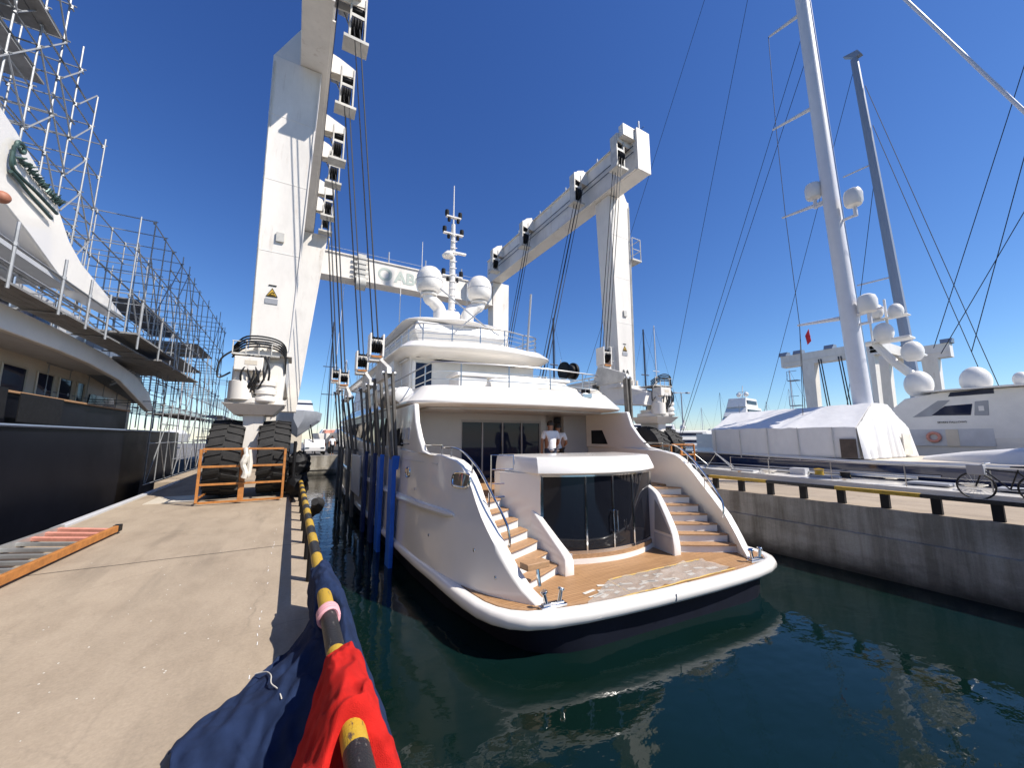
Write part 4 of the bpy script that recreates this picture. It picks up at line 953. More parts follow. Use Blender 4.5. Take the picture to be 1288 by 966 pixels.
# ---------------------------------------------------------------- slings: top block, spreader, straps, sleeves (hang from the hoist)
SL = [(11.3, 14.2), (13.9, 14.2), (18.2, 14.2), (22.4, 14.2)]
LAB = {(-1,0):('bright blue sleeved lifting sling on the near yacht flank, nearest its stern','blue_pad'),
       (-1,1):('blue sleeved lifting sling, shade painted in, second from the stern on the near flank','blue_pad_shaded'),
       (-1,2):('grey sleeved lifting sling, third from the stern on the near flank','strap'),
       (-1,3):('farthest lifting sling on the near flank, beside the far dock wall','strap'),
       (1,0):('red-sleeved lifting sling by the right stairs, under a big grey spreader plate','red_pad'),
       (1,1):('lifting sling half hidden behind the right end of the deck overhang','blue_pad'),
       (1,2):('lifting sling hidden low beyond the yacht roof on the right','blue_pad')}
for (sg, i), (lab, pad) in LAB.items():
    y = SL[i][0]; bz = 4.25 if i < 3 else 5.0
    fxm = (lambda x: x) if sg < 0 else (lambda x: 2*5.95 - x)
    X0 = 1.93 if i < 2 else 1.82
    if sg > 0: bz = 4.55 if i == 0 else 4.1; y = 10.2 if i == 0 else SL[i][0] + .8; X0 = 2.2 if i == 0 else X0
    t = thing('lifting_sling', (fxm(X0), y, bz), lab, 'sling', 'lifting slings round the yacht')
    B = lambda mb, n, mm, p=None, **k: mb.build(n, M[mm], p or t, **k)
    # block
    m = MB(); x = fxm(X0)
    for dx in (-.20, .15): m.box(x+dx, x+dx+.05, y-.2, y+.2, bz-.35, bz+.30)
    m.box(x-.15, x+.15, y-.21, y-.17, bz-.02, bz+.12); m.box(x-.19, x+.19, y-.16, y+.16, bz-.50, bz-.36); bk = B(m, 'hook_block', 'hoist', smooth=False, bev=.01)
    m = MB()
    for dx in (-.10,-.035,.035,.10): m.lathe([(.04,-.025),(.24,-.025),(.21,0),(.24,.025),(.04,.025)], (x+dx, y, bz), 16, 'x')
    B(m, 'sheave', 'black', bk, smooth=False)
    m = MB(); m.box(x-.14, x+.14, y-.2, y+.1, bz-.40, bz-.34); B(m, 'bearing_pad', 'orange', bk, smooth=False)
    # wire rope falls
    m = MB(); xs = gm(sg, .9); ytop = (11.4, 14.1, 19.0, 22.2)[i]
    for k in range(6):
        dx = (k % 4 - 1.5)*.07; dy = .22 if k % 2 else -.22
        m.bar((x+dx, y+dy*.9, bz), (xs+dx*1.2, ytop+dy, 14.3), .017, 5)
    B(m, 'wire_rope', 'rope_dark')
    # spreader plate along the hull and two straps
    ya, yb_ = y-1.25, y+.35
    sz = bz - .95; xs1 = fxm(X0+.15)
    m = MB(); m.prism([(ya,sz-.05),(ya+.05,sz+.12),(y-.15,bz-.45),(y+.15,bz-.45),(yb_,sz+.12),(yb_+.05,sz-.05),(yb_-.1,sz-.14),(ya+.1,sz-.14)], 'x', xs1-.06, xs1+.06); B(m, 'spreader_plate', 'hoist_dirty', smooth=False, bev=.01)
    for yy in (ya+.05, yb_-.05): m = MB(); m.bar((xs1-.17,yy,sz-.04),(xs1+.17,yy,sz-.04),.06,10); B(m, 'pin', 'steel')
    for j, yy in enumerate((ya+.05, yb_-.05)):
        for q in (-.09, .09):
            m = MB()
            xg = fxm(2.30)
            m.rings([[(xs1+q-.03,yy-.07,sz),(xs1+q+.03,yy-.07,sz),(xs1+q+.03,yy+.07,sz),(xs1+q-.03,yy+.07,sz)],
                     [(xg+q*.6-.03,yy-.09,1.05),(xg+q*.6+.03,yy-.09,1.05),(xg+q*.6+.03,yy+.09,1.05),(xg+q*.6-.03,yy+.09,1.05)]])
            B(m, 'strap', 'strap', smooth=False)
        # padded sleeve following the hull
        zt = 1.12 if sg < 0 else 1.66 if i == 0 else 1.3
        rs = []
        rnd = random.Random(i*5+j)
        for k in range(9):
            z = lerp(zt, -1.9, k/8); wv = .20 + .02*rnd.random(); off = 2.27 + .012*rnd.random()
            x_ = fxm(off); d = .055
            rs.append([(x_-d,yy-wv,z),(x_+d,yy-wv,z),(x_+d,yy+wv,z),(x_-d,yy+wv,z)])
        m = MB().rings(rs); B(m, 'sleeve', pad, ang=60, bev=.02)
    if sg < 0 and i == 0:
        m = MB(); m.obox((fxm(2.30), ya+.02-.2, .98), (.16,.012,.34), (.1,.06,0)); B(m, 'loose_flap', 'blue_pad')
# grey protective board hung between the second and third slings
m = MB(); m.box(2.15, 2.20, 14.6, 16.6, -.45, .95); ob = m.build('hull_fender_board', M['ltgrey'], bev=.02); tag(ob, 'plain light grey board hung on the yacht flank between the slings', 'board')
# ================================================================ DARK-HULLED YACHT AT LEFT, UNDER SCAFFOLDING
HXL = -4.6
dy_ = thing('large_yacht', (-9, 12, WZ), 'large black-hulled yacht with cream and white superstructure wrapped in scaffolding at the left', 'yacht')
def lb_(mb, name, m, parent=None, **k): return mb.build(name, M[m] if isinstance(m, str) else m, parent or dy_, **k)
m = MB(); rs = []
for y, d in ((-8,0),(0,0),(10,0),(18,0),(23,.1),(26,.5),(28,1.2),(28.4,2.2)):
    x = HXL - d; rs.append([(x-.25,y,-2.4),(x-.08,y,-1.0),(x,y,.4),(x-.02,y,1.80),(x-.02,y,1.86),(-13,y,1.86),(-13,y,-2.4)])
m.rings(rs); lb_(m, 'hull', 'black_gloss', ang=40)
m = MB()
for z, r in ((1.83,.035),): m.tube([(HXL+.01,-6,z),(HXL+.01,10,z),(HXL+.01,18,z),(HXL-.09,23,z)], r, 6)
lb_(m, 'rub_strake', 'bluegrey')
m = MB(); m.box(HXL-.35, HXL-.25, -6, 17.5, 1.86, 2.46); lb_(m, 'bulwark', 'black_gloss', smooth=False)
m = MB(); m.box(HXL-.42, HXL-.18, -6, 17.6, 2.461, 2.51); lb_(m, 'cap_rail', 'teak_trim', smooth=False, bev=.01)
m = MB(); m.box(-12, HXL-1.0, -6, 20.5, 1.861, 3.6); lb_(m, 'deckhouse', 'cream', smooth=False)
for y0, y1 in ((8.6,9.6),(9.95,10.75),(11.2,12.0),(12.6,13.5),(13.95,14.7),(15.0,15.7),(16.0,16.45)):
    m = MB(); m.box(HXL-1.01, HXL-.985, y0, y1, 2.35, 3.22); wd = lb_(m, 'window', 'glass_blue', bev=.012)
    m = MB(); e = [(HXL-.98,y0,2.35),(HXL-.98,y1,2.35),(HXL-.98,y1,3.22),(HXL-.98,y0,3.22)]; m.tube(e + e[:1], .025, 5); lb_(m, 'window_frame', 'cream', wd)
m = MB(); m.prism([(16.6,2.0),(19.2,2.0),(18.7,2.95),(16.9,2.95)], 'x', HXL-1.02, HXL-.97); lb_(m, 'window', 'glass_blue', smooth=False)
# overhanging side deck with white fascia, sweeping down to the stern
m = MB(); m.prism([(-6,3.50),(12.2,3.50),(13.6,3.46),(15.6,3.30),(17.4,2.85),(18.6,2.55),(19.2,2.56),(18.4,3.2),(16.8,3.62),(14.5,3.86),(12.0,3.95),(-6,3.98)], 'x', HXL-.12, HXL+.02); lb_(m, 'fascia', 'white2', bev=.02)
m = MB(); m.box(-12, HXL-.121, -6, 18.0, 3.52, 3.64); lb_(m, 'side_deck', 'ltgrey', smooth=False)
m = MB(); m.box(-12, HXL-1.2, -6, 16.5, 3.641, 5.2); lb_(m, 'upper_house', 'ltgrey', smooth=False)
for y0 in (6.5, 8.2, 9.9, 11.6, 13.3):
    m = MB(); m.box(HXL-1.21, HXL-1.185, y0, y0+1.3, 4.1, 4.85); lb_(m, 'window', 'glass_blue', smooth=False)
m = MB(); m.prism([(-2,5.05),(12.5,5.0),(12.9,5.12),(-2,5.22)], 'x', -12, HXL-.1); lb_(m, 'upper_overhang', 'ltgrey', smooth=False)
fin = lb_(MB().prism([(2,7.6),(8.2,7.3),(9.14,7.14),(9.67,7.03),(10.42,6.8),(11.2,6.5),(11.9,5.98),(12.58,5.72),(14.0,5.48),(15.6,5.18),(13.3,5.06),(11.7,5.08),(10.5,5.45),(9.5,5.70),(8,6.05),(2,7.0)], 'x', HXL-.5, HXL-.03), 'radar_fin', 'white', bev=.04)
# verdigris scroll ornament mounted on the fin
def sp(y, z, dx=.03): return (HXL + dx, y, z)
m = MB()
curl = [(9.74+ .13*math.cos(t)*(1-k/26) , 6.74 + .11*math.sin(t)*(1-k/26)) for k, t in [(k, R(200 - k*24)) for k in range(20)]]
m.tube([sp(y,z) for y,z in [(9.66,6.36),(9.57,6.5),(9.56,6.64)] + curl], [.028]*3+[.034]*12+[.022]*8, 8)
m.tube(smooth_line([sp(9.56,6.56),sp(9.6,6.3),sp(9.85,6.26),sp(10.3,6.26),sp(10.75,6.24),sp(11.1,6.22)],6), .032, 8)
m.tube(smooth_line([sp(9.6,6.2),sp(9.85,6.18),sp(10.15,6.12),sp(10.6,6.07),sp(11.0,6.03)],6), [.03]*24+[.008], 8)
ornm = lb_(m, 'scroll_ornament', 'jade', fin)
rnd = random.Random(8); m = MB()
for k in range(46):
    t = k/45; y = lerp(9.76, 11.2, t); z = lerp(6.58, 6.46, t) + rnd.uniform(-.03,.03); L = rnd.uniform(.04,.08)*(1+.5*t)
    a = rnd.uniform(.4,2.2); d = Vector((rnd.uniform(.02,.09), math.cos(a)*L, math.sin(a)*L)); p = Vector(sp(y, z, .02))
    m.tube([p - d*.4, p + d*.3, p + d], [.02,.023,.005], 6)
lb_(m, 'leaf_ornament', 'jade', ornm)
# louvred stern house and rails
m = MB(); m.prism([(15.5,3.65),(20.5,3.0),(21.2,3.0),(19.5,4.0),(17.5,4.5),(15.5,4.7)], 'x', -11, HXL-.6); lb_(m, 'stern_house', 'bluegrey', smooth=False)
m = MB()
for k in range(6): m.obox((HXL-.585, 17.9+.12*k, 3.55+.13*k), (.03, 2.0, .05), (0.28,0,0))
lb_(m, 'louvre', 'ltgrey', smooth=False)
m = MB()
for z in (4.35,4.6): m.tube([(HXL-.1,5,z),(HXL-.1,13,z),(HXL-.12,15.2,z-.25)], .022, 6)
for y in (6,7.5,9,10.5,12,13.5): m.bar((HXL-.1,y,3.9),(HXL-.1,y,4.6),.02,6)
lb_(m, 'deck_rail', 'steel')
m = MB(); m.box(HXL+.02, HXL+.035, 6, 10.6, 1.95, 2.50); m.box(HXL+.02, HXL+.034, 11.0, 12.6, 1.9, 2.45); lb_(m, 'hanging_sheet', 'black', smooth=False)
ob = MB().dome((-4.3, 8.95, 5.42), .10, 1.0, 16, base=-.98).build('round_ball', M['terracotta']); tag(ob, 'round terracotta coloured buoy standing in for a worker by the rail beside the white fin', 'ball')  # plain ball added as a stand-in for a worker's head

# ---------------------------------------------------------------- scaffolding
def scaffold(label, loc, xs, ys_, z0f, z1f, lift, name='scaffold', seed=1, decks=(), jit=.0, brace=2, zbase=0):
    rnd = random.Random(seed); t = thing(name, loc, label, 'scaffold')
    for x in xs:
        for y in ys_:
            za, zb = z0f(x, y), z1f(x, y)
            m = MB(); m.bar((x,y,za),(x+rnd.uniform(-jit,jit),y+rnd.uniform(-jit,jit),zb),.019,6)
            z = zbase
            while z < zb:
                if z > za: m.bar((x,y,z-.04),(x,y,z+.04),.036,6)
                z += lift
            m.build('standard', M['galv'], t)
    zmax = max(z1f(x, y) for x in xs for y in ys_); z = zbase; nl = 0
    while z < zmax:
        for x in xs:
            seg = [y for y in ys_ if z0f(x,y) - .1 <= z <= z1f(x,y) - .03]
            if len(seg) > 1:
                m = MB()
                for a, b in zip(seg, seg[1:]):
                    if rnd.random() > -1: m.bar((x,a-.1,z),(x,b+.1,z),.018,5)
                    if rnd.random() > .7 and z + lift*.5 < min(z1f(x,a), z1f(x,b)): mm_ = MB(); mm_.bar((x,a-.1,z+lift*.5),(x,b+.1,z+lift*.5),.022,5); mm_.build('guard_rail', M['galv'], t)
                if len(m.bm.verts): m.build('ledger', M['galv'], t)
        for y in ys_:
            if all(z0f(x,y)-.1 <= z <= z1f(x,y) for x in xs) and nl < 96:
                m = MB(); m.bar((xs[0]+.08,y,z+.05),(xs[-1]-.08,y,z+.05),.017,5); m.build('transom', M['galv'], t); nl += 1
        z += lift
    for i, (a, b) in enumerate(zip(ys_, ys_[1:])):
        if i % brace == 0:
            for x in xs[:1]:
                z = max(z0f(x,a), zbase); 
                while z + lift < min(z1f(x,a), z1f(x,b)) + .05:
                    m = MB(); p, q = ((x+.03,a,z),(x+.03,b,z+lift)) if rnd.random() > .45 else ((x+.03,b,z),(x+.03,a,z+lift))
                    m.bar(p, q, .017, 5); m.build('brace', M['galv'], t); z += lift*(1 if rnd.random() > .3 else 2)
    for (x0,x1,y0,y1,zz) in decks:
        m = MB(); n = max(2, int((x1-x0)/.25))
        for k in range(n): 
            a = lerp(x0,x1,k/n); m.box(a+.006, lerp(x0,x1,(k+1)/n)-.006, y0, y1, zz, zz+.045)
        m.build('deck_board', M['board'], t, smooth=False)
    return t
# tall tower rising from the yacht's upper deck at the top left
scaffold('tall galvanised scaffold tower rising against the sky behind the white fin ornament', (-6, 11, 5), [-5.2,-6.3,-7.4], [9.4,10.2,11.0,11.8,12.6,13.4,14.2], lambda x,y: 4.9, lambda x,y: 12.2 - max(0,(y-11.6))*.85 + (.5 if int(y*10)%2 else 0), .95, seed=3, decks=[(-6.9,-5.0,7.5,11.2,10.3),(-7.2,-5.0,7.0,10.6,11.4),(-6.6,-5.2,8.0,11.4,9.2)], jit=.05, brace=1, zbase=5)
# broad frame along the yacht
scaffold('long galvanised scaffold frame standing along the flank and stern of the black-hulled yacht', (-5, 22, 0), [-4.28,-5.6,-7.0], [14.4+1.15*k for k in range(15)], lambda x,y: (4.4 if y < 17 else .05) if x > -5 else 2, lambda x,y: 8.55 + .25*math.sin(y*2.1) + (.5 if int(y*3)%4 == 0 else 0) - (0 if y>16 else .3), 1.4, seed=5, decks=[(-5.5,-4.3,16.0,20.0,4.0),(-5.5,-4.3,19.5,25,4.9),(-6.9,-5.7,20,27,7.0),(-5.5,-4.3,22,29,2.6),(-6.9,-4.4,24,28,6.2)], jit=.04, brace=1, zbase=.0)
scaffold('lower galvanised scaffold bays continuing beyond the tall frame towards the head of the dock', (-5, 36, 0), [-4.0,-5.4], [31.2+1.2*k for k in range(12)], lambda x,y: .05, lambda x,y: 5.6 - (y-31)*.08, 1.3, seed=9, decks=[(-5.3,-4.1,31.2,40,3.0),(-5.3,-4.1,31.2,42,1.6)], jit=.05, brace=1, zbase=.1)
# working platform hung along the fin, with guard rail
t = thing('scaffold_platform', (-4.3, 10, 4.5), 'narrow grey scaffold walkway with guard rail running below the white fin', 'scaffold')
m = MB()
for k in range(4): m.box(-4.56+.14*k, -4.43+.14*k, 5, 15.8, 3.99, 4.03)
m.build('deck_board', M['board'], t, smooth=False)
for z in (4.28, 4.62):
    m = MB(); m.bar((-4.02,5,z),(-4.02,13.4,z),.024,6); m.build('guard_rail', M['galv'], t)
for y in (7.2,8.8,10.3,11.4,12.4):
    m = MB(); m.bar((-4.0,y,3.9),(-4.0,y,5.0),.024,6); m.bar((-4.0,y,4.6),(-4.0,y,4.66),.036,6); m.build('standard', M['galv'], t)
for y in (6.5,8.5,10.5,12.5,14.5):
    m = MB(); m.bar((-4.7,y,3.97),(-3.96,y,3.97),.02,6); m.build('bracket', M['galv'], t)
t = thing('scaffold_platform', (-4.4, 17, 4.2), 'broad dark scaffold platform jutting beside the yacht\'s louvred stern house', 'scaffold')
for a, b, z in ((13.2,17.2,4.25),(15.5,21,3.95)):
    m = MB()
    for k in range(5): m.box(-4.78+.22*k, -4.57+.22*k, a, b, z, z+.05)
    m.build('deck_board', M['board'], t, smooth=False)
m = MB(); m.bar((-3.7,13.2,5.2),(-3.7,19,5.0),.024,6); m.build('guard_rail', M['galv'], t)
for y in (13.4,15.2,17.0,19.0): m = MB(); m.bar((-3.7,y,3.9),(-3.7,y,5.25),.026,6); m.build('standard', M['galv'], t)

# ================================================================ FOREGROUND QUAY FURNITURE
# pale timber kerb along the left edge
m = MB(); m.box(-3.52,-3.40,9.9,18.3,-.3,.05); m.box(-3.55,-3.42,-4,8.6,-.3,.06); ob = m.build('kerb_timber', M['ltgrey'], bev=.01); tag(ob, 'pale edge strip along the left side of the quay below the black hull', 'kerb')
# aluminium gangway ladder lying at the edge
t = thing('ladder', (-3.0, 7.5, 0), 'long aluminium ladder with one orange rail lying flat on the left quay edge', 'ladder')
a0, a1 = Vector((-2.80,3.0,.09)), Vector((-2.44,9.05,.09)); b0, b1 = Vector((-3.62,3.0,.09)), Vector((-3.26,9.6,.09))
m = MB(); m.beam(a0, a1, .06, .10); m.build('side_rail', M['orange'], t, smooth=False, bev=.006)
m = MB(); m.beam(b0, b1, .06, .10); m.build('side_rail', M['alu'], t, smooth=False, bev=.006)
for k in range(20):
    f = (k + .6)/20; p = a0.lerp(a1, f); q = b0.lerp(b1, f); m = MB(); m.beam(p, q, .05 if k < 17 else .09, .05); m.build('rung', M['alu' if k < 17 else 'pink'], t, smooth=False, bev=.006)
m = MB(); m.obox(a1 + Vector((0,.06,.0)), (.09,.14,.11)); m.build('end_cap', M['black'], t, bev=.01)
m = MB(); m.box(-3.5,-2.9,2.5,8.2,.004,.03); ob = m.build('wet_plank', M['plank'], smooth=False); tag(ob, 'dark brown planks lying under the aluminium ladder', 'planks')
# scuffs, joints and marks on the concrete
for k, y in enumerate((-1.6, 6.9, 15.2)):
    m = MB(); pts = [(lerp(-3.38,.40,i/14), y + .006*math.sin(i*1.7+k)) for i in range(15)]
    m.rings([[(x, yy-.006, .0035), (x, yy+.006, .0035)] for x, yy in pts], closed=False); tag(m.build('expansion_joint', M['rubber'], smooth=False), kind='structure')
rnd = random.Random(12)
m = MB()
for y in range(0, 90):
    if rnd.random() < .4:
        yy = -1 + y*.16; m.obox((-.13 + rnd.uniform(-.012,.012), yy, .0035), (.006, rnd.uniform(.02,.10), .001), (0,0,rnd.uniform(-.2,.2)))
tag(m.build('chalk_line', M['tarp'], smooth=False), kind='structure')
m = MB()
for k in range(70):
    x, y = rnd.gauss(-.9,.5), rnd.triangular(2.6, 8.5, 4.2); a = rnd.uniform(0,6.28); s_ = rnd.uniform(.002,.008)
    m.prism([(x+s_*rnd.uniform(.5,1.2)*math.cos(a+t), y+s_*rnd.uniform(.6,1.5)*math.sin(a+t)) for t in (0,1.1,2.1,3.3,4.5,5.4)], 'z', .0015, .003)
tag(m.build('paint_spatter', M['cover'], smooth=False), kind='structure')
# edge rails: banded pipe on short posts
def edge_rail(x, y0, y1, z, r, band, label, posts, base, square=False, seed=1):
    t = thing('edge_rail', (x, (y0+y1)/2, base), label, 'railing'); rnd = random.Random(seed)
    y = y0; k = 0
    while y < y1:
        L = min(band[k] if isinstance(band, list) and k < len(band) else (.46 if isinstance(band, list) else band)*rnd.uniform(.92,1.08), y1 - y)
        m = MB()
        if square: m.box(x-r, x+r, y, y+L, z-r*.7, z+r*.7)
        else: m.tube([(x,y,z),(x,y+L,z)], r, 18)
        m.build('rail_band', M['worn_black' if k % 2 else 'worn_yellow'], t, smooth=not square, bev=.008 if square else 0); y += L; k += 1
    for y in posts:
        m = MB()
        if square: m.box(x-r*.9, x+r*.9, y-.075, y+.075, base, z-r*.7)
        else: m.bar((x,y,base),(x,y,z-r*.8),.05,10)
        m.build('post', M['black'], t, smooth=not square)
    return t
# (left) pipe rail beside the camera
t = edge_rail(.295, -3.0, 14.4, .42, .05, [.7,.7,.7,.7,.7,1.2,.77,.50,.48,.5], 'waist-low yellow and black pipe rail along the left quay edge, draped with cloths in front', [-1.2+.9*k for k in range(18)], 0.0, seed=2)
m = MB()
for k in range(3): m.tube([(.295+.058*math.cos(a), 2.96+k*.035+.01*math.sin(a*2), .42+.058*math.sin(a)) for a in [2*math.pi*i/20 for i in range(21)]], .017, 6)
ob = m.build('pink_tape', mat('pink_tape', (.62,.30,.32), .5)); tag(ob, 'pink tape wound round the banded pipe between the blue and red cloths', 'tape')
t2 = edge_rail(11.86, -3.2, 16.6, .36, .062, 1.62, 'low square yellow and black edge rail on the far quay wall beyond the water', [-2.9+.81*k for k in range(24)], .004, square=True, seed=4)
# cloths -------------------------------------------------
def sheet(name, rows, m, label, cat, thick=.008, amp=.012, seed=1, sub=2, extra=None):
    """rows: list of equal-length polylines; smoothed into a draped sheet"""
    rnd = random.Random(seed); rows = [[Vector(p) for p in r] for r in rows]
    mb = MB(); rr = [smooth_line(r, 8) for r in rows]
    cols = [smooth_line([r[i] for r in rr], 8) for i in range(len(rr[0]))]
    g = [[c[j] for c in cols] for j in range(len(cols[0]))]
    from mathutils import noise as NZ
    for j, r in enumerate(g):
        for i, p in enumerate(r):
            q = Vector((p.x*9, p.y*4.2, p.z*6 + seed*3.1)); f = 1 - abs(NZ.noise(q)); f2 = 1 - abs(NZ.noise(q*2.3 + Vector((5,1,2)))); f3 = 1 - abs(NZ.noise(q*5.1 + Vector((1,7,3))))
            p += Vector((.35*math.sin(j*.9+seed), .2, 1.0)) * amp * (2.4*(f**2 - .6) + .8*(f2**2 - .6) + .25*(f3**2 - .6))
    mb.rings(g, closed=False); o = mb.build(name, M[m], ang=180)
    s = o.modifiers.new('thick', 'SOLIDIFY'); s.thickness = thick
    if sub: q = o.modifiers.new('sub', 'SUBSURF'); q.levels = 1; q.render_levels = 1
    return tag(o, label, cat)
# red cloth over the pipe, tucked under it at its near end
X = .31
red = [
 [(.20,2.42,.28),(.235,2.41,.42),(.26,2.40,.475),(X,2.395,.50),(.37,2.395,.478),(.40,2.40,.41),(.43,2.40,.28)],
 [(.15,2.29,.20),(.205,2.28,.38),(.245,2.27,.48),(X,2.26,.505),(.38,2.25,.475),(.42,2.31,.40),(.47,2.32,.20)],
 [(.09,2.14,.12),(.18,2.13,.34),(.235,2.12,.485),(X,2.11,.515),(.39,2.10,.47),(.44,2.11,.34),(.52,2.14,.08)],
 [(.05,1.95,.10),(.15,1.95,.33),(.225,1.93,.48),(X,1.90,.52),(.39,1.90,.48),(.44,1.93,.35),(.56,1.98,.0)],
 [(.03,1.84,.08),(.11,1.82,.30),(.19,1.82,.42),(.28,1.84,.515),(.40,1.82,.45),(.46,1.80,.31),(.59,1.80,-.05)],
 [(.02,1.68,.08),(.09,1.66,.27),(.17,1.66,.345),(.25,1.78,.35),(.41,1.68,.36),(.48,1.64,.26),(.62,1.62,-.08)],
 [(.02,1.45,.08),(.10,1.46,.24),(.19,1.52,.30),(.28,1.60,.31),(.39,1.52,.30),(.48,1.44,.22),(.64,1.40,-.1)],
]
sheet('red_cloth', red, 'red_cloth', 'bright red cloth draped over the banded pipe rail at the bottom of the view', 'cloth', seed=2, amp=.020)
blue1 = [
 [(.215,4.05,.22),(.225,4.05,.38),(.25,4.04,.46),(X,4.03,.505),(.37,4.04,.46),(.40,4.05,.38),(.43,4.05,.22)],
 [(.21,3.8,.20),(.222,3.8,.37),(.24,3.8,.47),(X,3.79,.51),(.385,3.8,.46),(.43,3.8,.34),(.50,3.8,.05)],
 [(.215,3.5,.20),(.225,3.5,.35),(.24,3.49,.46),(.30,3.45,.505),(.40,3.45,.45),(.47,3.45,.30),(.58,3.45,-.08)],
 [(.215,3.25,.18),(.22,3.24,.31),(.235,3.22,.36),(.34,3.24,.345),(.41,3.2,.40),(.49,3.15,.22),(.63,3.1,-.15)],
 [(.22,2.95,.15),(.225,2.95,.25),(.25,2.92,.31),(.33,2.93,.31),(.40,2.9,.34),(.49,2.85,.16),(.66,2.8,-.2)],
 [(.22,2.62,.12),(.23,2.62,.20),(.26,2.60,.27),(.34,2.60,.28),(.40,2.58,.28),(.50,2.52,.08),(.66,2.45,-.22)],
]
sheet('blue_cloth', blue1, 'blue_cloth', 'dark blue cloth hung over the pipe rail just beyond the red one', 'cloth', seed=4, amp=.020)
blue2 = [
 [(.27,3.52,.30),(.22,3.58,.16),(.12,3.50,.05),(.02,3.36,.05),(-.06,3.24,.05)],
 [(.28,3.25,.34),(.20,3.26,.24),(.08,3.22,.11),(-.07,3.12,.06),(-.20,3.0,.045)],
 [(.28,2.95,.33),(.18,2.96,.25),(.04,2.96,.15),(-.16,2.92,.08),(-.34,2.86,.04)],
 [(.28,2.66,.31),(.16,2.66,.24),(.00,2.70,.18),(-.20,2.73,.11),(-.42,2.72,.045)],
 [(.26,2.38,.26),(.14,2.38,.16),(-.01,2.46,.09),(-.20,2.56,.10),(-.40,2.60,.05)],
 [(.24,2.15,.20),(.12,2.2,.10),(-.01,2.32,.04),(-.18,2.44,.045),(-.38,2.48,.045)],
]
sheet('blue_cloth', blue2, 'blue_cloth', 'large dark blue cloth spread from the rail down over the concrete', 'cloth', seed=7, amp=.024)
m = MB(); m.tube(smooth_line([(-.10,3.13,.105),(-.04,3.06,.135),(-.01,2.94,.165),(-.005,2.80,.19),(.03,2.70,.20),(.05,2.6,.2)], 6), .0035, 6); ob = m.build('cord', M['cover']); tag(ob, 'thin pale cord lying across the spread blue cloth', 'cord')
# black fender hanging and drum at the dock edge beyond
m = MB(); m.tube(smooth_line([(.50,9.0,.30),(.62,9.9,.12),(.66,11.2,-.2),(.62,12.3,-.5)],5), [.07]*5+[.14]*6+[.1]*5, 12); ob = m.build('rubber_fender', M['rubber']); tag(ob, 'worn black rubber fender hanging over the dock edge near the hoist wheels', 'fender')
t = thing('rubbish_sack', (.15, 12.6, 0), 'bulging black sacks piled at the quay edge beside the hoist wheels', 'sacks')
rnd = random.Random(6)
for k, (x,y,z,r) in enumerate(((.2,12.8,.36,.32),(.22,12.3,.3,.27),(.2,12.7,.85,.27),(.24,13.3,.8,.32))):
    m = MB(); m.dome((x,y,z), r, 1.15, 14, base=-.95)
    for v in m.bm.verts: v.co += Vector((rnd.uniform(-.05,.05),rnd.uniform(-.05,.05),rnd.uniform(-.05,.05)))
    m.build('sack', M['black'], t)
m = MB(); m.bar((.1,12.2,0),(.1,12.2,1.5),.04,8); m.bar((.1,12.0,0),(.14,11.2,.02),.06,8); ob = m.build('quay_post', M['black']); tag(ob, 'thin black post standing on the quay corner beside the sacks', 'post')
m = MB(); m.box(-3.0,-2.0,12.6,13.9,.001,.012); ob = m.build('plywood_sheet', M['cream'], smooth=False); tag(ob, 'sheet of pale plywood on the shaded concrete left of the guard cage', 'plywood')
# ================================================================ BOATS AND RIGS ON THE RIGHT
def dome_on(parent, c, r, mm='white2', n=18, zs=1.1):
    m = MB(); m.dome(c, r, zs, n, base=-.6); d = m.build('radome', M[mm], parent)
    m = MB(); m.lathe([(r*.45,-r*1.0),(r*.5,-r*.7),(r*.6,-r*.55)], c, 14); m.build('radome_base', M[mm], d); return d
# navy sailing yacht under a white tent --------------------------------------
t = thing('sailing_yacht', (21.2, 6, WZ), 'navy-hulled sailing yacht with a white deck tent and a huge white mast', 'sailing yacht')
B = lambda mb, n, mm, p=None, **k: mb.build(n, M[mm], p or t, **k)
m = MB(); rs = []
for y in (-12,-6,0,6,12,17,21,24,26.5,28):
    h = interp([(-12,2.6),(-6,3.1),(6,3.3),(14,3.1),(20,2.3),(24,1.2),(26.5,.5),(28,.05)], y); zt = interp([(-12,.75),(6,.72),(28,1.25)], y)
    rs.append([(21.2-h,y,zt),(21.2-h*.97,y,-.6),(21.2-h*.8,y,-1.9),(21.2+h*.8,y,-1.9),(21.2+h*.97,y,-.6),(21.2+h,y,zt)])
m.rings(rs); B(m, 'hull', 'navy_gloss', ang=40)
m = MB()
m.tube([(21.2-interp([(-12,2.6),(-6,3.1),(6,3.3),(14,3.1),(20,2.3),(24,1.2),(28,.05)],y),y,interp([(-12,.75),(6,.72),(28,1.25)],y)+.02) for y in (-12,-6,0,6,10,14,17,20,24,28)], .06, 6); B(m, 'toe_rail', 'white2')
m = MB(); m.box(17.88,17.9,4,22,.36,.40); B(m, 'hull_stripe', 'ltgrey', smooth=False)
m = MB(); m.prism([(18.1,-11),(24.3,-11),(24.3,12),(22.8,22),(21.2,26.5),(19.6,22),(18.1,12)], 'z', .70, .80); B(m, 'deck', 'cream', smooth=False)
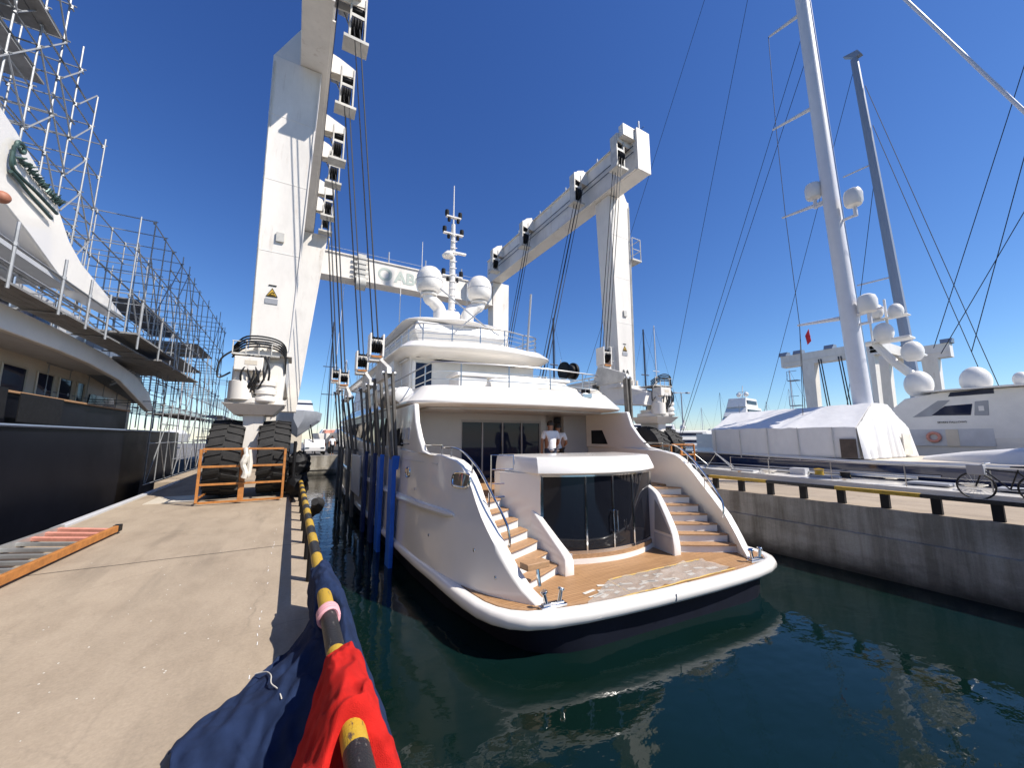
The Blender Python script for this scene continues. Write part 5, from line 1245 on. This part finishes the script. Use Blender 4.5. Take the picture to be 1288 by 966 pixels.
# tent: frame poles and tarpaulin with sloping roof
ty0, ty1 = 6.0, 11.6; rs = []
rnd = random.Random(5)
for k in range(19):
    y = lerp(ty0, ty1, k/18); rg = 2.95 - .005*k; ev = 1.98 + .02*rnd.random()
    L = []
    for x, z in ((18.05,.82),(18.0,1.3),(17.98,ev),(18.7,lerp(ev,rg,.40)-.05*abs(math.sin(k*.9))),(19.4,lerp(ev,rg,.80)-.04*abs(math.sin(k*.9))),(19.8,rg),(20.6,rg+.02),(21.2,rg),(22.3,ev+.45),(23.3,ev),(23.4,1.3),(23.4,.82)):
        L.append((x + rnd.uniform(-.015,.015), y, z + rnd.uniform(-.02,.02)))
    rs.append(L)
m = MB().rings(rs, closed=True); tn = B(m, 'deck_tent', 'tarp', ang=14)
m = MB(); rs = []
for j in range(7):
    f = j/6; pass
rf = [(18.0,1.98),(18.7,2.36),(19.4,2.76),(19.8,2.95),(20.6,2.97),(21.2,2.95),(22.3,2.45),(23.35,1.98)]; rs = []
for j in range(61):
    x = lerp(17.99, 23.36, j/60); zt = interp(rf, x); fold = .05*abs(math.sin(j*.83)) + .04*math.sin(j*.37) + .03*rnd.random()
    rs.append([(x, 5.97 - (.10*(1-k/8) + 1.5*fold*(1.2-k/8)), lerp(.83, zt, k/8)) for k in range(9)])
m.rings(rs, closed=False); B(m, 'tent_end', 'tarp', tn, ang=50)
m = MB(); m.box(21.6,22.5,5.72,5.76,.9,1.75); B(m, 'tent_door', 'cover', tn, smooth=False)
m = MB(); m.box(17.93,17.965,6.02,6.50,.85,1.55); B(m, 'tent_opening', 'plank', tn, smooth=False)
for k in range(5):
    y = lerp(6.7,11.4,k/4); m = MB(); m.bar((17.95,y,.7),(17.95,y,2.0),.02,5); B(m, 'tent_pole', 'alu', tn)
# coachroof with a dark windscreen aft of the tent
m = MB(); rs = []
for y, w_, z in ((4.9,1.0,.92),(3.8,1.8,1.12),(2.4,2.2,1.3),(1.2,2.3,1.36),(-6,2.3,1.4)):
    rs.append([(21.2-w_,y,.79),(21.2-w_*.96,y,lerp(.79,z,.6)),(21.2-w_*.75,y,z),(21.2+w_*.75,y,z),(21.2+w_*.96,y,lerp(.79,z,.6)),(21.2+w_,y,.79)])
m.rings(rs); B(m, 'coachroof', 'white2', ang=50)
m = MB(); m.hexa([(18.9,-3.5,1.38),(23.4,-3.5,1.38),(23.2,2.25,1.34),(19.1,2.25,1.34)],[(19.2,-3.2,2.05),(23.1,-3.2,2.05),(22.9,1.9,2.0),(19.5,1.9,2.0)]); ws = B(m, 'windscreen', 'glass_blue', smooth=False)
m = MB()
for y in (-2,-.2,1.0,2.05): m.bar((19.03,y,1.38),(19.36,y*.93,2.03),.045,6)
B(m, 'mullion', 'white2', ws)
m = MB(); m.hexa([(18.8,-3.8,2.06),(23.4,-3.8,2.06),(23.2,2.1,2.03),(19.2,2.1,2.03)],[(19.6,-3.5,2.9),(22.8,-3.5,2.9),(22.4,1.0,2.65),(20,1.0,2.65)]); B(m, 'sprayhood', 'cover', ws, ang=50)
# mast with spreaders
m = MB(); m.tube([(21,6.6,.8),(21,6.85,12),(21,7.1,30),(21,7.2,40)], [.34,.31,.26,.22], 14); ms = B(m, 'mast', 'mast')
m = MB(); m.tube([(21.17,6.33,.8),(21.17,6.58,12),(21.15,6.88,30),(21.15,6.99,40)], .06, 5); B(m, 'sail_track', 'steel', ms)
for z, L_ in ((6.9,1.9),(12.6,2.0),(17.6,1.95),(23.0,1.6)):
    y = 6.7 + .012*z
    for s_ in (-1, 1):
        m = MB(); m.tube([(21,y+.3*s_,z),(21-.1,y+L_*s_,z+.08)] if s_ > 0 or z > 7 else [(21,y-.3,z),(20.9,y-1.2,z+.05)], [.10,.05], 8)
        if s_ > 0 or z in (6.9,): B(m, 'spreader', 'mast', ms, smooth=False)
        else: m.bm.free()
for y, z in ((7.45,13.35),(6.05,12.2),(6.05,7.3)):
    c = (20.9, y, z); m = MB(); m.lathe([(.06,-.46),(.27,-.41),(.33,-.28),(.34,.09),(.28,.29),(.15,.37),(.01,.39)], c, 18); d = B(m, 'radome', 'white2', ms); m = MB(); m.bar((20.95,y,z-.9),(20.95,y,z-.45),.08,8); m.bar((20.95,y,z-.85),(21,6.7,z-.85),.06,6); B(m, 'radome_bracket', 'mast', d)
m = MB(); m.hexa(rect(20.88,20.92,8.2,8.42,6.35), rect(20.88,20.92,8.2,8.42,6.36)); m.prism([(8.2,6.1),(8.36,5.95),(8.42,6.4),(8.25,6.7)], 'x', 20.88, 20.9); B(m, 'ensign', 'red_pad', ms, smooth=False)
st = MB()
for a, b in (((21,7.2,34),(21,17.2,1)), ((21,7.25,21.6),(21,16.05,.9)), ((21,7.2,20.2),(21,15.9,.9)), ((20.9,8.7,17.7),(20.9,8.6,23.1)), ((20.9,8.7,17.7),(20.9,8.7,12.7)),((20.9,8.7,12.7),(20.9,8.6,7.0)),((20.9,8.6,7.0),(18.4,7.9,.8)),((21,7.2,38),(21.2,27.5,1.3)),((21,6.9,38),(21.2,-11,1)),((20.9,8.6,7),(19.4,8.2,.8))):
    st.bar(a, b, .014, 5)
B(st, 'standing_rigging', 'rope_dark', ms)
# rigging blocks mid-way on the stays
# raking-deck white boat alongside the quay --------------------------------------
t = thing('racing_boat', (16.4, 6, WZ), 'low flat white-decked sailing boat moored just beyond the far quay rail', 'boat')
m = MB(); rs = []
for y in (-6,-2,2,5,8,10,11.5,12.3):
    h = interp([(-6,.95),(2,1.05),(5,1.05),(8,.85),(10,.55),(11.5,.25),(12.3,.03)], y); zt = .12 + .01*y
    rs.append([(16.6-h,y,zt),(16.6-h*.95,y,-.3),(16.6-h*.6,y,-1.7),(16.6+h*.6,y,-1.7),(16.6+h*.95,y,-.3),(16.6+h,y,zt)])
m.rings(rs); B(m, 'hull', 'white2', ang=40)
m = MB(); rs = []
for y in (-6,-2,2,5,8,10,11.5,12.3):
    h = interp([(-6,.95),(2,1.05),(5,1.05),(8,.85),(10,.55),(11.5,.25),(12.3,.03)], y); rs.append([(16.6-h+.02,y,.125+.01*y),(16.6,y,.19+.01*y),(16.6+h-.02,y,.125+.01*y)])
m.rings(rs, closed=False); B(m, 'deck', 'white', ang=60)
for y in (9.2, 6.4, 3.9, 2.2): m = MB(); m.obox((16.45,y,.26), (.7,.9,.07)); B(m, 'deck_hatch', 'grey', bev=.02)
m = MB(); m.obox((16.5,7.3,.34),(.35,.5,.28)); B(m, 'deck_box', 'ltgrey', bev=.02)
m = MB(); m.lathe([(.16,0),(.12,.12),(.15,.25),(.02,.27)],(16.3,6.6,.25),14); B(m, 'winch', 'yellow')
m = MB(); m.lathe([(.16,0),(.12,.12),(.15,.25),(.02,.27)],(16.4,5.9,.22),14); B(m, 'winch', 'black')
m = MB()
yy = [-4,-2,0,1.2,2.6,4.2,6,8,9.6]
for y in yy: 
    h = interp([(-6,.95),(2,1.05),(5,1.05),(8,.85),(10,.55)], y); m.bar((16.6-h+.05,y,.15+.01*y),(16.6-h+.05,y,.80),.015,5)
for z in (.5,.79): m.tube([(16.6-interp([(-6,.95),(2,1.05),(5,1.05),(8,.85),(10,.55)],y)+.05,y,z) for y in yy], .009, 5)
B(m, 'guard_wire', 'steel')
m = MB(); q = [(16.3,10.9,.25),(16.05,10.2,.95),(16.35,11.6,.95),(16.8,11.0,.25)]; m.tube(q, .018, 6); m.bar((16.2,9.6,.3),(16.35,10.5,.95),.018,6); m.bar((16.7,9.8,.3),(16.5,10.6,.95),.018,6); m.bar((16.05,10.2,.95),(16.5,10.6,.95),.018,6); B(m, 'pulpit', 'alu')
for (x,y,L_) in ((16.2,8.2,.5),(16.9,4.9,.7),(16.1,3.0,.6)):
    m = MB(); m.tube([(x+(.10+.004*k)*math.cos(k*.5), y+(.10+.004*k)*math.sin(k*.5), .24+.01*y*0+.002*k+.03) for k in range(46)], .014, 5); B(m, 'coiled_rope', 'cover')
for y in (8.8, 5.4, 1.5):
    m = MB(); m.tube([(15.62,y,.05),(15.58,y,-.25),(15.58,y,-.75),(15.62,y,-.95)], [.03,.12,.12,.03], 10); B(m, 'fender', 'white2')
    m = MB(); m.obox((15.75,y+.3,.27),(.05,.26,.03)); m.obox((15.75,y+.3,.24),(.04,.10,.05)); B(m, 'cleat', 'chrome', bev=.006)
m = MB(); m.obox((16.7,6.0,.28),(.28,.2,.24)); B(m, 'jerrycan', 'yellow', bev=.03)
m = MB(); m.tube([(16.6,12.0,.3),(16.6,4.2,.38)], .045, 8); B(m, 'spinnaker_pole', 'alu')
# bicycle on that boat's side deck, leaning on the wires -------------------------
t = thing('bicycle', (15.5, 1.9, .01), 'dark bicycle leaning by the boat\'s guard wires at the right edge', 'bicycle')
yc = 2.35; z0 = .36; x = 15.45
for y in (yc+.5, yc-.5):
    m = MB(); m.tube([(x,y+.33*math.cos(a),z0+.33*math.sin(a)) for a in [2*math.pi*k/28 for k in range(29)]], .02, 6); wv = B(m, 'wheel', 'black')
    m = MB()
    for k in range(10): a = math.pi*k/10; m.bar((x,y+.32*math.cos(a),z0+.32*math.sin(a)),(x,y-.32*math.cos(a),z0-.32*math.sin(a)),.003,4)
    B(m, 'spokes', 'steel', wv)
m = MB(); bb = (x,yc-.05,.33)
for a, b in ((bb,(x,yc-.22,.82)),(bb,(x,yc+.33,.78)),((x,yc-.2,.75),(x,yc+.33,.80)),(bb,(x,yc-.5,z0)),((x,yc-.21,.76),(x,yc-.5,z0)),((x,yc+.32,.86),(x,yc+.5,z0))): m.bar(a,b,.016,6)
B(m, 'frame', 'black')
m = MB(); m.tube([(x-.25,yc+.25,.95),(x-.1,yc+.33,.93),(x+.1,yc+.33,.93),(x+.25,yc+.25,.95)], .014, 6); B(m, 'handlebar', 'steel')
m = MB(); m.hexa([(x-.03,yc-.1,.86),(x+.03,yc-.1,.86),(x+.08,yc-.36,.86),(x-.08,yc-.36,.86)],[(x-.02,yc-.1,.89),(x+.02,yc-.1,.89),(x+.07,yc-.36,.91),(x-.07,yc-.36,.91)]); B(m, 'saddle', 'black', bev=.01)
m = MB(); m.obox((x,yc+.45,.78),(.28,.3,.26)); B(m, 'basket', 'grey', bev=.02)

# white motor yacht behind -------------------------------------------------------
t = thing('motor_yacht', (30, 5, WZ), 'white motor yacht with raked dark side window and stacked domes behind the tent', 'yacht')
x0 = 27.0
m = MB(); rs = []
for y in (-12,-4,4,10,15,19,21): h = interp([(-12,3.3),(4,3.4),(10,3.2),(15,2.4),(19,1.0),(21,.05)], y); rs.append([(30.4-h,y,1.5+.02*max(0,y)),(30.4-h*.95,y,0),(30.4-h*.8,y,-1.9),(30.4+h*.8,y,-1.9),(30.4+h*.95,y,0),(30.4+h,y,1.5+.02*max(0,y))])
m.rings(rs); B(m, 'hull', 'white2', ang=40)
sd_ = [(-10,1.5),(7.6,1.5),(8.3,2.0),(8.0,2.5),(6.9,3.55),(5.6,3.78),(-10,3.7)]
B(MB().prism(sd_, 'x', x0, x0+6.8), 'superstructure', 'white2', smooth=False, bev=.06)
m = MB(); m.prism([(6.0,2.63),(6.7,2.60),(5.75,3.36),(5.35,3.36)], 'x', x0-.015, x0+.1); B(m, 'window', 'grey', smooth=False)
m = MB(); m.prism([(4.78,2.62),(6.05,2.66),(5.55,3.09),(4.68,3.14)], 'x', x0-.02, x0+.1); B(m, 'window', 'glass_blue', bev=.02)
m = MB(); m.prism([(4.25,2.58),(4.68,2.60),(4.60,3.24),(4.2,3.26)], 'x', x0-.02, x0+.1); wq = B(m, 'window', 'grey', bev=.02)
m = MB(); m.prism([(4.36,2.8),(4.52,2.8),(4.52,3.02),(4.36,3.02)], 'x', x0-.03, x0-.021); B(m, 'window_frame', 'white2', wq, smooth=False)
m = MB(); m.prism([(4.0,3.55),(5.4,3.52),(5.3,3.72),(4.0,3.78)], 'x', x0-.012, x0+.1); B(m, 'window', 'glass_blue', smooth=False)
m = MB(); m.prism([(-8,3.78),(6.0,3.79),(6.3,3.85),(-8,3.93)], 'x', x0-.35, x0+7.0); B(m, 'flybridge_deck', 'white2', smooth=False)
m = MB(); m.prism([(4.2,1.2),(6.9,1.2),(6.9,2.0),(4.2,2.0)], 'x', x0-.01, x0+.05); B(m, 'side_recess', 'ltgrey', smooth=False)
m = MB(); m.prism([(5.25,1.2),(5.65,1.2),(5.65,1.98),(5.25,1.98)], 'x', x0-.03, x0-.011); B(m, 'side_door', 'cream', smooth=False)
m = MB(); m.tube([(x0-.07,6.05+.2*math.cos(a),1.62+.2*math.sin(a)) for a in [2*math.pi*k/20 for k in range(21)]], .07, 8); B(m, 'life_ring', 'pink')
text_mesh('lettering', 'SEVEN FALLOWS', .125, M['logo'], t, Matrix.Translation((x0-.02, 5.4, 2.28)) @ Matrix.Rotation(R(-90), 4, 'Z') @ Matrix.Rotation(R(90), 4, 'X'))
for c, r in (((27.8,6.5,4.45),.55),((27.8,4.6,4.4),.52),((27.6,6.5,6.15),.44),((27.6,7.5,7.4),.44),((27.6,7.7,8.65),.34),((27.6,6.9,8.45),.33),((27.8,3.3,4.3),.26)): dome_on(t, (c[0],c[1],c[2]-.15), r, zs=1.3)
m = MB(); m.tube([(27.9,6.2,4.2),(27.9,7.3,5.6),(27.9,8.0,6.8)], [.24,.2,.18], 8); m.obox((28.0,7.5,6.85),(.9,2.0,.12)); m.obox((28.0,6.6,5.85),(.8,.9,.1)); m.obox((28.0,7.3,8.1),(.6,1.6,.06)); m.tube([(28,7.4,6.8),(28,7.4,9.2)],.07,6); B(m, 'radar_arch', 'white2', bev=.03)
m = MB(); m.obox((27.7,8.1,8.0),(.1,1.3,.1)); m.bar((28.0,8.1,6.8),(28.0,8.1,8.0),.05,6); B(m, 'radar_scanner', 'white2')
# blue-grey mast beyond and its stays --------------------------------------------
t = thing('sailing_yacht', (32, 7.5, WZ), 'sailing yacht behind the white motor yacht, showing only its slim blue-grey mast', 'sailing yacht')
m = MB(); rs = []
for y in (-14,-4,6,14,18,20): h = interp([(-14,2),(6,2.6),(14,1.7),(18,.7),(20,.05)], y); rs.append([(36.5-h,y,.6),(36.5-h*.7,y,-1.8),(36.5+h*.7,y,-1.8),(36.5+h,y,.6)])
m.rings(rs); B(m, 'hull', 'white2', ang=40)
m = MB(); m.tube([(36.5,8.6,.5),(36.5,9.4,31.2)], [.34,.24], 10); ms = B(m, 'mast', 'darkmast')
m = MB(); m.prism([(9.3,31.2),(10.0,31.9),(9.1,31.7),(8.9,31.2)], 'x', 36.3, 36.7); B(m, 'masthead', 'darkmast', ms, smooth=False)
m = MB()
for z in (13,22): m.bar((36.5,9,z),(36.5,11,z+.05),.06,6)
B(m, 'spreader', 'mast', ms)
m = MB()
for a, b in (((36.5,9.0,28.5),(36.5,4.54,.6)),((36.5,8.9,25),(36.5,5.0,.6)),((36.5,9.3,31),(36.5,19.5,.7)),((36.5,9,22),(36,13,.6))): m.bar(a, b, .02, 4)
B(m, 'standing_rigging', 'rope_dark', ms)
# stays of a boat out of view to the right, crossing the sky
t = thing('sailing_yacht', (27, -6, WZ), 'sailing yacht at the right edge known by its thin stays crossing the sky', 'sailing yacht')
m = MB(); rs = []
for y in (-22,-14,-6,0,3): h = interp([(-22,1.5),(-6,2.2),(0,1.2),(3,.05)], y); rs.append([(25.5-h,y,.4),(25.5-h*.7,y,-1.8),(25.5+h*.7,y,-1.8),(25.5+h,y,.4)])
m.rings(rs); B(m, 'hull', 'navy_gloss', ang=40)
m = MB(); m.tube([(25.5,-4.5,.4),(25.5,-4.3,36)], [.3,.2], 10); ms = B(m, 'mast', 'mast')
m = MB()
for a, b in (((25.5,-4.3,34.1),(25.5,5.3,5.7)),((25.5,-4.3,34.4),(25.5,4.2,5.3)),((25.5,-4.3,22.8),(25.5,5.1,5.4))): m.bar(a, b, .016, 4)
B(m, 'standing_rigging', 'rope_dark', ms)
# taut pale hawser overhead at the top right
m = MB(); m.tube(smooth_line([(20,5.2,24.5),(20,3.41,18.8),(20,1.32,12.1),(20,-.6,6.2),(20.3,-2.4,1.0)], 6), .055, 8); ob = m.build('hawser', M['mast'], smooth=False); tag(ob, 'taut pale rope slanting across the upper right sky', 'rope')

# far boat hoist, beige with blue winches ----------------------------------------
t = thing('boat_hoist', (42, 15, 0), 'distant beige boat hoist rising behind the tented yacht', 'boat hoist')
def gan(x, ya, yb, zb, zt, legs):
    m = MB(); m.box(x, x+1.0, ya, yb, zb, zt); m.box(x-.05, x+1.05, ya+.01, yb-.01, zb+.45, zb+.5); B(m, 'long_beam', 'hoist', smooth=False)
    for y in legs: m = MB(); m.hexa(rect(x+.1,x+.9,y-.40,y+.40,0), rect(x,x+1.0,y-.55,y+.55,zb)); B(m, 'leg', 'hoist', smooth=False)
    for y in (ya+.2, (ya+yb)/2+2.5, (ya+yb)/2-.2, yb-.2): m = MB(); m.hexa(rect(x-.1,x+1.0,y-.35,y+.35,zt), rect(x+.2,x+.8,y-.4,y+.4,zt+.42)); B(m, 'winch', 'bluegrey', smooth=False)
gan(45, 12.5, 20.6, 9.0, 10.2, (18.2, 13.6)); gan(52, 9.8, 16, 9.0, 10.3, (11.2,14.6))
m = MB(); m.box(45,53,12.4,13.3,9.2,10.15); B(m, 'cross_beam', 'hoist', smooth=False)
m = MB()
for x, y in ((44.9,17.2),(44.9,17.0),(44.9,15.6),(44.9,15.4),(51.9,12.6),(51.9,12.4)): m.bar((x,y,9.3),(x+.2,y-.4,2),.05,4)
B(m, 'wire_rope', 'rope_dark')
m = MB()
for z in (4.8,7.4): m.box(44.4,45.1,19.0,19.9,z,z+.08); m.tube([(44.4,19.9,z+.08),(44.4,19.9,z+1),(44.4,19.0,z+1)], .03, 5)
B(m, 'service_platform', 'bluegrey', smooth=False)
m = MB(); m.box(40,58,5,25,-4,0.0); ob = m.build('quay', M['conc_wall'], smooth=False); tag(ob, kind='structure')

# ================================================================ BACKGROUND LEFT GAP AND FAR MARINA
def small_mast(name_label, x, y, h, r, mm='mast', sp=(), stays=True, hull='white2', hl=9, z0=WZ):
    t = thing('sailing_boat', (x, y, z0), name_label, 'sailing boat', 'far bare-masted boats' if name_label.startswith('far ') else 'sailing boats in the marina behind')
    m = MB(); rs = []
    for k, (f, w_) in enumerate(((-1,.75),(-.4,1),(.2,1),(.7,.55),(1,.03))): 
        yy = y + f*hl/2; w2 = w_*hl*.15; rs.append([(x-w2,yy,z0+1.25),(x-w2*.7,yy,z0+.0),(x+w2*.7,yy,z0+.0),(x+w2,yy,z0+1.25)])
    m.rings(rs); m.build('hull', M[hull], t, ang=40)
    m = MB(); m.hexa(rect(x-.9,x+.9,y-hl*.25,y+hl*.2,z0+1.25), rect(x-.6,x+.6,y-hl*.2,y+hl*.1,z0+1.8)); m.build('cabin', M['white2'], t, smooth=False)
    m = MB(); m.tube([(x,y,z0+1.2),(x,y,z0+h)], [r,r*.7], 6); ms = m.build('mast', M[mm], t)
    if sp:
        m = MB()
        for z in sp: m.bar((x-1.0,y,z0+z),(x+1.0,y,z0+z),r*.5,5)
        m.build('spreader', M[mm], ms)
    if stays:
        m = MB(); m.bar((x,y,z0+h),(x,y+hl/2,z0+1.3),.02,4); m.bar((x,y,z0+h),(x,y-hl/2,z0+1.3),.02,4)
        if sp: m.tube([(x+1.2,y,z0+1.3),(x+1,y,z0+sp[0]),(x,y,z0+h)], .02, 4); m.tube([(x-1.2,y,z0+1.3),(x-1,y,z0+sp[0]),(x,y,z0+h)], .02, 4)
        m.build('standing_rigging', M['rope_dark'], ms)
    return t
small_mast('distant sailing boat with a dark leaning-looking mast left of the tent', 58, 50, 24, .22, 'carbon', (9,15), hl=14)
small_mast('distant sailing boat with a thin pale mast rising beside the dark one', 66, 54, 27, .16, 'mast', (10,17), hl=14)
small_mast('distant sailing boat with a tall dark mast right of the hoist\'s right leg', 46, 63, 28, .28, 'carbon', (10,18), hl=15)
small_mast('distant sailing boat with a faint pale mast just right of the hoist leg', 50, 66, 20, .12, 'mast', (8,), hl=12)
small_mast('sailing boat ashore at the head of the dock with two-spreader dark mast', 4.2, 60, 17.5, .13, 'carbon', (6.8,10.8), z0=.9, hl=12)
small_mast('sailing boat ashore with a white mast beside the red container', 5.4, 52, 10.5, .10, 'mast', (6,), z0=.9, hl=9)
small_mast('sailing boat ashore with white mast far beyond the scaffolding', -15, 75, 14, .16, 'mast', (8,), z0=.9, hl=10)
small_mast('small sailing boat among the moored boats right of the hoist wheels', 78, 60, 17, .1, 'mast', (8,), hl=10)
small_mast('sailing boat far off with a short mast near the blue canopy', 95, 42, 18, .14, 'mast', (8,), hl=12)
# far marina clutter along the breakwater: sheds, masts and cranes on the skyline
rnd = random.Random(21)
for k in range(9):
    x = 88 + 9.5*k + rnd.uniform(-3,3); y = 118 - 5*k + rnd.uniform(-6,6)
    small_mast('far sailing boat among the bare masts on the skyline right of the hoist', x, y, rnd.uniform(14,22), .12, 'mast' if k % 3 else 'carbon', (8,) if k % 2 else (), hl=11)
# grey hull on stands
t = thing('boat_on_stands', (.5, 44, 0), 'bare grey boat hull propped on stands at the head of the dock', 'boat')
m = MB(); rs = []
for y, w_, zk in ((38.5,.4,2.4),(40,1.5,1.9),(43,2.1,1.6),(48,2.0,1.7)): rs.append([(.4-w_,y,4.0),(.4-w_*.95,y,3.2),(.4,y,zk),(.4+w_*.95,y,3.2),(.4+w_,y,4.0)])
m.rings(rs); B(m, 'hull', 'grey', ang=40)
m = MB(); m.hexa(rect(-.9,1.7,41,47,4.0), rect(-.6,1.4,42,46.5,5.2)); B(m, 'cabin', 'ltgrey', smooth=False)
m = MB(); m.box(-.75,1.55,41.6,46.6,4.45,4.9); B(m, 'window', 'glass_blue', smooth=False)
for x in (-1.2,2.0):
    for y in (40.5,45.5): m = MB(); m.bar((x,y,0),(x*.6+.2,y,3.0),.06,6); B(m, 'prop', 'black')
def car(x, y, rz, label, col):
    t = thing('parked_car', (x, y, 0), label, 'car'); t.rotation_euler.z = 0
    R_ = Matrix.Translation((x,y,0)) @ Matrix.Rotation(rz, 4, 'Z'); f = lambda c: R_ @ c
    pr = [(-2.1,.35),(2.1,.35),(2.15,.75),(1.3,.92),(.7,1.42),(-1.3,1.45),(-2.0,.95)]
    m = MB(); m.prism(pr, 'x', -.85, .85); m.build('body', M[col], t, fn=f, bev=.06)
    m = MB(); m.prism([(1.15,.95),(.62,1.36),(-1.2,1.38),(-1.75,.97)], 'x', -.86, .86); m.build('window', M['glass'], t, fn=f, smooth=False)
    for sx in (-.78,.78):
        for sy in (-1.3,1.35): m = MB(); m.lathe([(.02,-.1),(.3,-.1),(.33,0),(.3,.1),(.02,.1)], (sx,sy,.33), 16, 'x'); m.build('wheel', M['rubber'], t, fn=f)
    for sx in (-.62,.62): m = MB(); m.box(sx-.15,sx+.15,2.10,2.17,.62,.74); m.build('headlight', M['steel'], t, fn=f, smooth=False)
car(1.9, 41.5, R(180), 'white car parked at the head of the dock below the grey hull', 'white2')
car(4.6, 42.5, R(200), 'dark grey car parked beside the tall pale panel', 'grey')
m = MB(); m.hexa(rect(4.9,7.0,45,45.5,0), rect(5.9,7.4,45,45.5,6.6)); ob = m.build('canvas_screen', M['bluegrey'], bev=.03); tag(ob, 'tall pale blue-grey screen standing behind the slings', 'screen')
t = thing('stair_tower', (7.8, 46, 0), 'white access stair tower partly hidden by the slings', 'stairs')
m = MB(); m.box(7.3,9.0,45.6,47,0,7.2); B(m, 'tower', 'white2', smooth=False)
for k in range(6): m = MB(); m.box(7.28,9.02,45.5,45.6,1+1.0*k,1.25+1.0*k); B(m, 'stair_band', 'grey', smooth=False)
m = MB(); m.box(3.6,5.0,55,58,.0,2.6); ob = m.build('shipping_container', M['pink'], smooth=False, bev=.03); tag(ob, 'faded red container standing in the boatyard', 'container')
m = MB(); m.box(-3,1.0,50,54,0,5.5); ob = m.build('yard_shed', M['cream'], smooth=False); tag(ob, 'brown yard shed behind the grey hull on stands', 'shed')
for (x,y,lab,sh_) in ((3.3,39.5,'person in a white top standing at the head of the dock','shirt'),): 
    person((x,y,0), lab, R(10), [((-.27,0,1.16),(-.28,-.05,.92)),((.27,0,1.15),(.28,-.05,.92))], 'black', 1.75)
# far boats to the right of the hoist
def far_boat(x, y, L, label, tiers, col='white2', rz=0, hullc=None):
    t = thing('motor_boat', (x, y, WZ), label, 'boat'); R_ = Matrix.Translation((x,y,0)) @ Matrix.Rotation(rz, 4, 'Z'); f = lambda c: R_ @ c
    m = MB(); rs = []
    for fy, w_, z in ((-.5,.85,.5),(-.2,1,.5),(.2,1,.6),(.4,.6,.8),(.5,.04,1.0)): w2 = w_*L*.11; rs.append([(-w2,fy*L,z*L*.08+.2),(-w2*.8,fy*L,WZ),(w2*.8,fy*L,WZ),(w2,fy*L,z*L*.08+.2)])
    m.rings(rs); m.build('hull', M[hullc or col], t, fn=f, ang=40)
    z = L*.045+.2; l = L*.36; w_ = L*.09
    for k in range(tiers):
        h = L*.06; m = MB(); m.hexa(rect(-w_,w_,-l,l*.7,z), rect(-w_*.9,w_*.9,-l*.95,l*.45,z+h)); d = m.build('deckhouse', M[col], t, fn=f, smooth=False, bev=.05)
        m = MB(); m.box(-w_*1.01,w_*1.01,-l*.8,l*.42,z+h*.35,z+h*.72); m.build('window', M['glass_blue'], d, fn=f, smooth=False)
        z += h; l *= .72; w_ *= .86
    m = MB(); m.tube([(0,-l*.3,z),(0,-l*.5,z+L*.09)], .12, 6); m.obox((0,-l*.4,z+L*.05),(L*.05,.2,.12)); m.build('mast', M[col], t, fn=f)
    for sx in (-1,1): m = MB(); m.dome((sx*L*.022,-l*.4,z+L*.03), L*.016, 1, 10); m.build('radome', M[col], t, fn=f)
    return t
far_boat(118, 66, 46, 'big white superyacht far away, its tiered top showing over the grey shed roof', 4, rz=R(100))
far_boat(38, 29, 13, 'small white motor boat moored beyond the right quay behind the hoist wheels', 2, rz=R(60), hullc='ltgrey')
far_boat(30, 26, 9, 'white tender with a covered cockpit next to the hoist wheels on the right', 1, rz=R(75))
far_boat(78, 64, 20, 'white flybridge cruiser among the far moored boats', 3, rz=R(70))
far_boat(98, 90, 26, 'distant white yacht low on the horizon right of the hoist leg', 3, rz=R(85))
far_boat(62, 74, 18, 'distant small cruiser partly behind the hoist wheels', 2, rz=R(80))
t = thing('shed', (42, 27, 0), 'long low grey boat cover or shed roof behind the white tent', 'shed')
m = MB(); m.hexa([(32,33,-1),(60,24,-1),(62,30,-1),(34,39,-1)], [(33,34,2.2),(60,25,2.9),(62,29,2.9),(35,38,2.2)]); B(m, 'roof', 'ltgrey', smooth=False)
m = MB(); m.lathe([(3.2,0),(1.6,.6),(.02,1.5)], (62,35,3.1), 6); ob = m.build('canopy', M['bluepaint'], smooth=False); tag(ob, 'pointed blue canopy roof seen over the white tent', 'canopy')
m = MB(); m.bar((62,35,-1.6),(62,35,6.8),.07,6); m.box(61,63,34,36,-1.6,3.0); ob = m.build('canopy_pole', M['grey']); tag(ob, 'thin pole with a square base rising through the blue canopy', 'pole')
t = thing('lamp_post', (56, 41, 0), 'tall harbour lamp post with twin lamps left of the tent', 'lamp post')
m = MB(); m.bar((56,41,-1.6),(56,41,9.0),.09,6); m.bar((55,41.5,9.0),(57,40.5,9.0),.06,6); B(m, 'pole', 'grey')
for s_ in (-1,1): m = MB(); m.obox((56+s_,41-s_*.5,9.0),(.7,.5,.22)); B(m, 'lamp_head', 'grey', bev=.03)
m = MB(); m.tube(smooth_line([(30,160,-1),(60,165,3),(110,150,4),(200,140,6),(420,150,3)],6), .3, 5); m.bm.free()
m = MB(); rs = []
rnd = random.Random(2)
for k in range(40):
    x = 60 + 14*k; h = 2.2 + 3*abs(math.sin(k*.37)) + rnd.random()*1.4; rs.append([(x,185,-2),(x,180,h*.6),(x,190,h),(x,215,h)])
m.rings(rs, closed=False); tag(m.build('hills', mat('far_hill', (.10,.12,.10), .9, var=.3, vscale=.05)), kind='structure')
